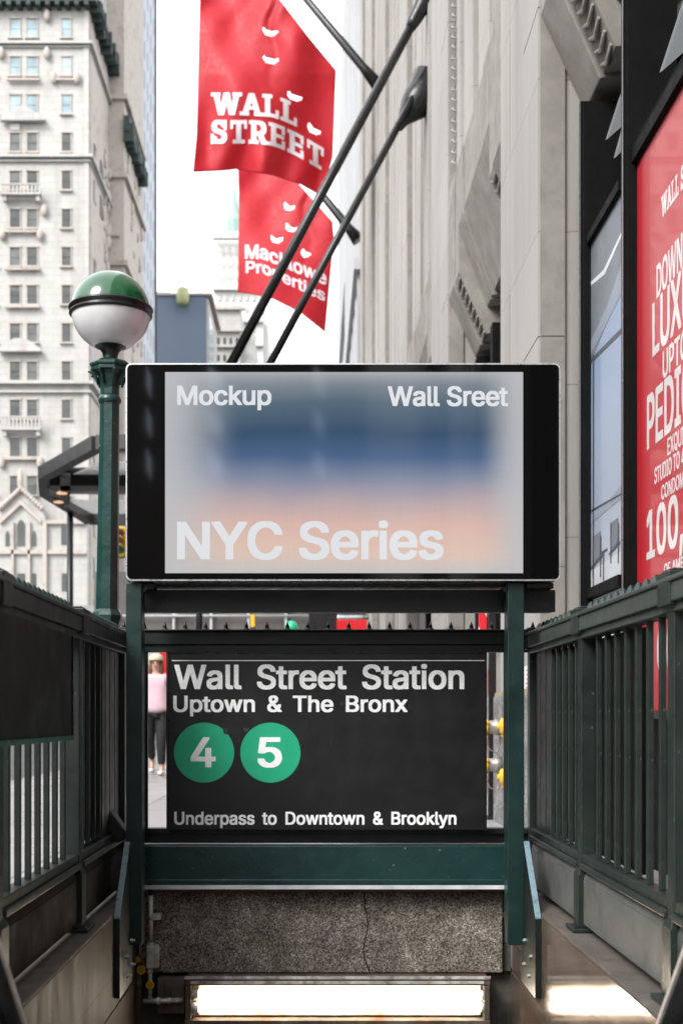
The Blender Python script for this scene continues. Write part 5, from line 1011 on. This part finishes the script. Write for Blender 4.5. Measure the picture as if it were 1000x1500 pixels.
# across the street and behind the viewer: facades the glass reflects
oc = thing('brick_bank_across', (-16, 0, 0), 'dark stone office building across the street to the left, outside the photograph', 'building')
DKST = M('brown_grey_stone', (.13, .115, .10), .85, 0, .3, .15, 10, .2, .01)
part('wall', MB().box(-26, -13, -50, 38, 0, 9), DKST, oc)
for i in range(10):
    for z in (1.5, 5.5): part('window', MB().box(-12.995, -12.9, -44 + i * 8, -41.4 + i * 8, z, z + 2.6), WINGLASS, oc)
bh = thing('office_block_behind', (-4, -42, 0), 'dark office building closing the street behind the viewer, seen only as reflections', 'building')
part('wall', MB().box(-12.8, 16, -52, -42, 0, 17), DKST, bh)
WIN_GLOW = emit('window_glow_panel', (.75, .85, 1.0), .8)
for u, w_ in ((-6.95, .18), (-4.4, .6), (.0, .4)):
    for z in (10.6, 12.3, 14.0): part('window', MB().prism([(u, -41.9, z + .5), (u + w_, -41.9, z), (u + w_, -41.9, z + .9), (u, -41.9, z + 1.4)], (0, -.09, 0)), WIN_GLOW, bh)  # glowing skewed panels added to make window streaks in the screen glass
part('wall', MB().box(2.05, 8, -41.9, -40.1, 0, 16), LIMESTONE, bh)

CANOPYM = M('grey_canopy_frame', (.035, .034, .034), .45, 0, 3, .3)
# ---- glass canopy on the far pavement (left)
DC = 24.0; zc_ = 5.5
def cp(px, py):
    D = (zc_ - EYE) * F / (CY - py); return Vector((X(px, D), D, zc_))
gc = thing('glass_canopy', cp(100, 715), 'dark framed angular glass canopy on a slim pole behind the globe lamp', 'canopy')
A, B, C, Dd, E_, M1, M2 = cp(64, 703), cp(143, 660), cp(300, 655), cp(300, 771), cp(132, 768), cp(72, 715), cp(300, 716)
A2 = cp(66, 727)
def beam_(a, b, w=.09, h=.30, nm='frame_beam', mt=None):
    mt = mt or CANOPYM
    d = (b - a).normalized(); s = Vector((-d.y, d.x, 0)) * w
    part(nm, MB().prism([a + s, a - s, a - s + Vector((0, 0, h)), a + s + Vector((0, 0, h))], b - a), mt, gc)
for a, b in ((A, B), (B, C), (A, A2), (A2, E_), (E_, Dd)): beam_(a, b, .11, .25)
beam_(M1, M2, .26, .16); beam_(cp(152, 660), cp(152, 768), .06, .12)
beam_(cp(96, 700), cp(96, 740), .10, .10)
FROST, nt_, b_ = node_mat('frosted_canopy_glass'); b_.inputs['Base Color'].default_value = (.92, .93, .94, 1); b_.inputs['Transmission Weight'].default_value = .9; b_.inputs['Roughness'].default_value = .5; b_.inputs['IOR'].default_value = 1.05
for p in ([cp(108, 700), cp(145, 683), cp(300, 680), cp(300, 702)], [cp(100, 737), cp(300, 739), cp(300, 757), cp(135, 756)]):
    part('glass_panel', MB().prism([q + Vector((0, 0, .06)) for q in p], (0, 0, .02)), FROST, gc)
part('soffit_panel', MB().prism([q + Vector((0, 0, .165)) for q in (cp(68, 708), cp(108, 700), cp(300, 702), cp(300, 712), cp(76, 713))], (0, 0, .04)).prism([q + Vector((0, 0, .165)) for q in (cp(70, 720), cp(300, 720), cp(300, 737), cp(100, 735))], (0, 0, .04)), DKMETAL, gc)
for px, py in ((91, 722), (86, 735)):
    q = cp(px, py); part('downlight', MB().lathe((q.x, q.y, zc_ - .02), [(.11, 0), (.11, .03)], 16), emit('warm_downlight', (1, .6, .35), .35) if 'warm_downlight' not in bpy.data.materials else bpy.data.materials['warm_downlight'], gc)
pp = cp(103, 752)
part('support_pole', MB().tube([(pp.x, pp.y, -.1), (pp.x, pp.y, zc_)], .075, 12), DKMETAL, gc)
pp = cp(292, 740); part('support_pole', MB().tube([(pp.x, pp.y, -.1), (pp.x, pp.y, zc_)], .075, 12), DKMETAL, gc)

# ---- traffic signal
DT = 30.0; xt = X(188, DT)
ts = thing('traffic_signal', (xt, DT, -.1), 'yellow traffic signal between the green lamp post and the black screen', 'traffic light')
part('signal_pole', MB().tube([(xt, DT, -.1), (xt, DT, 5.6)], .06, 12), DKMETAL, ts)
for k, col in enumerate(('dull_red_lens', 'dull_amber_lens', 'dull_green_lens')):
    zt = Z(783 + k * 12, DT)
    hs = part('signal_head', MB().lathe((xt - .16, DT - .05, zt), [(.16, -.12), (.19, -.08), (.19, .08), (.16, .12)], 12, 'y'), M('traffic_yellow', (.55, .33, .03), .5) if k == 0 else bpy.data.materials['traffic_yellow'], ts)
    part('lens', MB().lathe((xt - .16, DT - .175, zt), [(.09, 0), (.09, .004)], 14, 'y'), M(col, ((.2, .01, .01), (.25, .12, .01), (.01, .12, .07))[k], .3), hs)
    part('visor', MB().tube([(xt - .16 - .1, DT - .24, zt + .06), (xt - .16, DT - .26, zt + .12), (xt - .16 + .1, DT - .24, zt + .06)], .03, 6), bpy.data.materials['traffic_yellow'], hs)

# ---- scaffold shed, banner and clutter seen above the rail
ss = thing('sidewalk_shed', (-6, 66, 0), 'dark scaffold shed with pale poles at the far end of the street', 'scaffold')
part('deck', MB().box(-11.8, 1.0, 66, 71, 5.4, 8.6), M('brown_grey_hoarding', (.10, .09, .085), .8, 0, .3, .4), ss)
for i in range(7): part('scaffold_pole', MB().tube([(-11.5 + i * 2, 65.8, -.1), (-11.5 + i * 2, 65.8, 9)], .07, 8), M('pale_scaffold', (.35, .35, .35), .5) if i == 0 else bpy.data.materials['pale_scaffold'], ss)
part('cross_brace', MB().tube([(-11.5, 65.7, 6.2), (0.5, 65.7, 6.2)], .06, 8).tube([(-7.5, 65.7, 6.2), (-3.5, 65.7, 8.8)], .05, 8), bpy.data.materials['pale_scaffold'], ss)
bs = MB().box(-40, 1.5, 96, 110, 0, 9.5)
fb2 = thing('grey_storefront_block', (-15, 96, 0), 'low grey storefront building across the far end of the street', 'building')
part('wall', bs, M('mid_grey_storefront', (.26, .26, .25), .8, 0, .2, .3), fb2)
for i in range(12): part('shop_window', MB().box(-38 + i * 3.2, -36 + i * 3.2, 95.9, 95.995, .6, 3.6), WINGLASS, fb2)
rb = thing('red_banner', (1.2, 32, 2.9), 'small plain red banner seen above the spiked rail', 'banner')
part('banner_cloth', MB().box(X(493, 32), X(537, 32), 32, 32.02, Z(940, 32), Z(907.5, 32)), RED, rb)
part('banner_pole', MB().tube([(1.44, 32.02, Z(906, 32)), (X(491, 32), 32.02, Z(906, 32))], .02, 8), DKMETAL, rb)
dkc = thing('dark_wall_box', (.6, 34, 2.6), 'dark box sign projecting from the tower just left of the red banner', 'box sign')
part('sign_case', MB().box(X(452, 34), X(494, 34), 34, 34.4, Z(935, 34), Z(896, 34)), DKMETAL, dkc, bev=.01)
part('sign_arm', MB().box(X(494, 34), 1.44, 34.15, 34.25, Z(900, 34), Z(897, 34)), DKMETAL, dkc)
gs = thing('green_street_globe', (X(427, 52), 52, 0), 'distant green topped lamp seen small above the rail', 'street lamp')
part('lamp_globe', MB().sphere((X(427, 52), 52, Z(919, 52)), .28, 14, 10), BULLET, gs); part('lamp_pole', MB().tube([(X(427, 52), 52, -.1), (X(427, 52), 52, Z(925, 52))], .06, 8), GREEN, gs)
yv = thing('yellow_sign_post', (X(371, 50), 50, 0), 'distant post with a small yellow panel seen above the rail', 'sign')
part('sign_panel', MB().box(X(367, 50), X(373, 50), 50, 50.05, Z(918, 50), Z(900, 50)), YELLOW, yv); part('sign_post', MB().tube([(X(372, 50), 50.1, -.1), (X(372, 50), 50.1, Z(900, 50))], .05, 8), DKMETAL, yv)
rs = thing('red_shop_sign', (X(240, 40), 40, 2.0), 'red shop sign on a post behind the person in the pink top', 'sign')
part('sign_panel', MB().box(X(234, 40), X(262, 40), 40, 40.08, Z(986, 40), Z(950, 40)), RED, rs); part('sign_post', MB().tube([(X(262, 40), 40.1, -.1), (X(262, 40), 40.1, Z(950, 40))], .05, 8), DKMETAL, rs)
# parked dark car far back, blurred behind the people
cr_ = thing('parked_car', (-9.2, 47, -.12), 'dark parked car far behind the people', 'car')
CARP = M('dark_car_paint', (.02, .02, .024), .2, 0, 2, .1, 5, 0, coat=.8)
prof = [(-2.1, .25), (-2.15, .7), (-1.5, .85), (-.95, 1.38), (.75, 1.42), (1.5, .95), (2.15, .85), (2.2, .3)]
part('body', MB().prism([(-9.2 + a, 46.2, -.12 + b) for a, b in prof], (0, 1.7, 0)), CARP, cr_, bev=.05)
part('side_window', MB().prism([(-9.2 + a, 46.19, -.12 + b) for a, b in ((-1.25, .92), (-.85, 1.3), (.65, 1.33), (1.15, .95))], (0, -.01, 0)), WINBLK, cr_)
for a in (-1.35, 1.35):
    wv = part('wheel', MB().lathe((-9.2 + a, 46.15, .2), [(.32, 0), (.34, .03), (.34, .18), (.32, .2)], 20, 'y'), DKMETAL, cr_)
    part('rim', MB().lathe((-9.2 + a, 46.14, .2), [(.2, 0), (.2, .01)], 16, 'y'), CHROME, wv)

# ================================================================== PEOPLE
def skin_mesh(name, joints, edges, mat, parent, loc, subdiv=2, root=0):
    me = bpy.data.meshes.new(name); me.from_pydata([j[:3] for j in joints], edges, [])
    o = bpy.data.objects.new(name, me); COL.objects.link(o); o.parent = parent
    o.modifiers.new('skin', 'SKIN').use_smooth_shade = True
    for i, j in enumerate(joints):
        sv = me.skin_vertices[0].data[i]; sv.radius = (j[3], j[4] if len(j) > 4 else j[3]); sv.use_root = (i == root)
    s = o.modifiers.new('sub', 'SUBSURF'); s.levels = subdiv; s.render_levels = subdiv
    me.materials.append(mat); return o
SKIN = M('skin', (.55, .33, .25), .5, 0, 8, .08, 60, 0); HAIR = M('reddish_brown_hair', (.16, .055, .03), .6, 0, 30, .3, 90, .3)
BLK = M('black_trousers', (.012, .012, .014), .8, 0, 8, .2); PINK = M('pale_pink_sweatshirt', (.68, .47, .53), .85, 0, 6, .08, 40, .3, .01)
CREAM = M('cream_knit_hat', (.60, .50, .36), .9, 0, 30, .15, 60, .3); SHOE = M('white_trainers', (.65, .65, .65), .6)
REDC = M('bright_red_coat', (.68, .01, .03), .7, 0, 6, .1)
def person(x, y, label, top_mat, hat, h=1.65, arms_out=.0):
    t = thing('person', (x, y, 0), label, 'person')
    # facing the camera (-y), mid-stride: weight on the person's left leg (picture right)
    J = [(0, 0, .90, .13, .095), (0, .005, 1.06, .115, .085), (0, 0, 1.24, .14, .095), (0, 0, 1.36, .10, .075), (0, -.005, 1.43, .048), (0, -.02, 1.50, .060, .070), (0, -.02, 1.57, .075, .088), (0, -.015, 1.63, .055, .065),
         (.09, .0, .86, .085), (.085, -.12, .48, .055), (.09, -.10, .28, .05), (.085, -.06, .09, .036), (.09, -.17, .04, .034, .028),
         (-.09, 0, .86, .085), (-.10, .07, .50, .055), (-.10, .22, .34, .048), (-.10, .36, .20, .035), (-.10, .30, .07, .032),
         (.17, 0, 1.34, .055), (.23, .02, 1.10, .042), (.22, -.06, .88, .033), (.215, -.09, .80, .030, .018), (.212, -.10, .74, .018, .012),
         (-.17, 0, 1.34, .055), (-.23, .03, 1.10, .042), (-.23, .0, .88, .033), (-.225, -.02, .80, .030, .018), (-.222, -.03, .74, .018, .012)]
    E = [(0, 1), (1, 2), (2, 3), (3, 4), (4, 5), (5, 6), (6, 7), (0, 8), (8, 9), (9, 10), (10, 11), (11, 12), (0, 13), (13, 14), (14, 15), (15, 16), (16, 17), (3, 18), (18, 19), (19, 20), (20, 21), (21, 22), (3, 23), (23, 24), (24, 25), (25, 26), (26, 27)]
    bod = skin_mesh('body', J, E, SKIN, t, None)
    skin_mesh('trousers', [(0, 0, 1.0, .175, .14), (.09, 0, .84, .12), (.085, -.12, .48, .078), (.086, -.065, .13, .058), (-.09, 0, .84, .115), (-.10, .07, .50, .078), (-.10, .33, .21, .056)], [(0, 1), (1, 2), (2, 3), (0, 4), (4, 5), (5, 6)], BLK, t, None)
    skin_mesh('sweatshirt', [(0, 0, .82, .215, .15), (0, 0, 1.02, .20, .135), (0, 0, 1.22, .205, .135), (0, 0, 1.36, .135, .10), (0, 0, 1.40, .07, .065),
                             (.20, 0, 1.31, .085), (.27, .02, 1.10, .075), (.265, -.05, .90, .05), (-.20, 0, 1.31, .085), (-.27, .03, 1.10, .075), (-.27, .0, .90, .05)],
              [(0, 1), (1, 2), (2, 3), (3, 4), (3, 5), (5, 6), (6, 7), (3, 8), (8, 9), (9, 10)], top_mat, t, None)
    ox, oy = 0, 0
    def lp(nm, mb, mt, par):      # coordinates local to the person
        me = mb.mesh(nm, mt, (0, 0, 0)); o = bpy.data.objects.new(nm, me); COL.objects.link(o); o.parent = par; return o
    hd = MB().sphere((0, .012, 1.575), .098, 18, 12, (.98, 1.02, 1.12))
    for s in (-1, 1): hd.sphere((s * .075, -.01, 1.48), .05, 12, 8, (.75, .9, 2.0))
    hd.sphere((0, .05, 1.47), .07, 12, 8, (1.1, .8, 1.7)); hd.sphere((0, -.068, 1.60), .05, 12, 8, (1.3, .6, .5))
    lp('hair', hd, HAIR, bod)
    for s in (-1, 1):
        lp('eye', MB().sphere((s * .030, -.103, 1.565), .011, 8, 6), BLK, bod)
        lp('ear', MB().sphere((s * .078, -.01, 1.55), .018, 8, 6, (.5, 1, 1.5)), SKIN, bod)
    lp('nose', MB().sphere((0, -.112, 1.538), .013, 8, 6, (.8, 1.1, 1.4)), SKIN, bod)
    lp('mouth', MB().sphere((0, -.103, 1.508), .018, 8, 6, (1.3, .5, .4)), M('lips', (.35, .08, .08), .5) if 'lips' not in bpy.data.materials else bpy.data.materials['lips'], bod)
    if hat: lp('hat', MB().lathe((0, -.005, 1.60), [(.108, 0), (.112, .015), (.108, .035), (.10, .055), (.07, .085), (.02, .10)], 20), CREAM, t)
    for p, q in (((.09, -.19, .035), 1), ((-.10, .31, .05), 1)):
        lp('shoe', MB().sphere(p, .055, 14, 8, (.85, 2.1, .65)), SHOE, t)
    t.scale = (h / 1.68,) * 3
    return t
person(X(229, 16.9), 16.9, 'woman in a pale pink sweatshirt and black trousers walking towards the stairs', PINK, True)
person(X(262, 17.6), 17.6, 'person in a bright red coat mostly hidden behind the station sign', REDC, False, 1.72)

# ================================================================== CAMERA, LIGHT, SKY
cam = bpy.data.cameras.new('camera'); co_ = bpy.data.objects.new('camera', cam); COL.objects.link(co_); sc.camera = co_
co_.location = (0, 0, EYE); co_.rotation_euler = (R(90), 0, 0)
cam.sensor_width = 36; cam.sensor_fit = 'AUTO'; cam.lens = F / 1500 * 36
cam.shift_x = (500 - CX) / 1500; cam.shift_y = (CY - 750) / 1500
cam.clip_start = .05; cam.clip_end = 2000
cam.dof.use_dof = True; cam.dof.focus_distance = 4.75; cam.dof.aperture_fstop = 4.2
w = bpy.data.worlds.new('World'); sc.world = w; w.use_nodes = True; nt = w.node_tree
SUN_EL, SUN_AZ = 40, 222      # azimuth of the sun, degrees clockwise from +Y seen from above
sk = nt.nodes.new('ShaderNodeTexSky'); sk.sky_type = 'NISHITA'; sk.sun_disc = False
sk.sun_elevation = R(SUN_EL); sk.sun_rotation = R(SUN_AZ); sk.dust_density = 4; sk.air_density = 1.2
hs = nt.nodes.new('ShaderNodeHueSaturation'); hs.inputs['Saturation'].default_value = .12
nt.links.new(sk.outputs[0], hs.inputs['Color'])
# overcast veil: evens the sky out towards white
mx = mixc(nt, .62, hs.outputs[0], (10.5, 10.7, 11.0))
bgn = nt.nodes['Background']; nt.links.new(mx, bgn.inputs['Color']); bgn.inputs['Strength'].default_value = .13
sun = bpy.data.lights.new('sun', 'SUN'); sun.energy = 1.5; sun.angle = R(24); sun.color = (1, .97, .93)
so = bpy.data.objects.new('sun', sun); COL.objects.link(so)
d = Vector((math.sin(R(SUN_AZ)) * math.cos(R(SUN_EL)), math.cos(R(SUN_AZ)) * math.cos(R(SUN_EL)), math.sin(R(SUN_EL))))
so.rotation_euler = d.to_track_quat('Z', 'Y').to_euler(); so.location = (0, 0, 30)
vs_ = sc.view_settings; vs_.view_transform = 'Standard'; vs_.look = 'None'; vs_.exposure = 1.2; vs_.gamma = 1; vs_.use_curve_mapping = False
sc.cycles.use_denoising = True
sc.cycles.max_bounces = 6; sc.cycles.caustics_reflective = False; sc.cycles.caustics_refractive = False
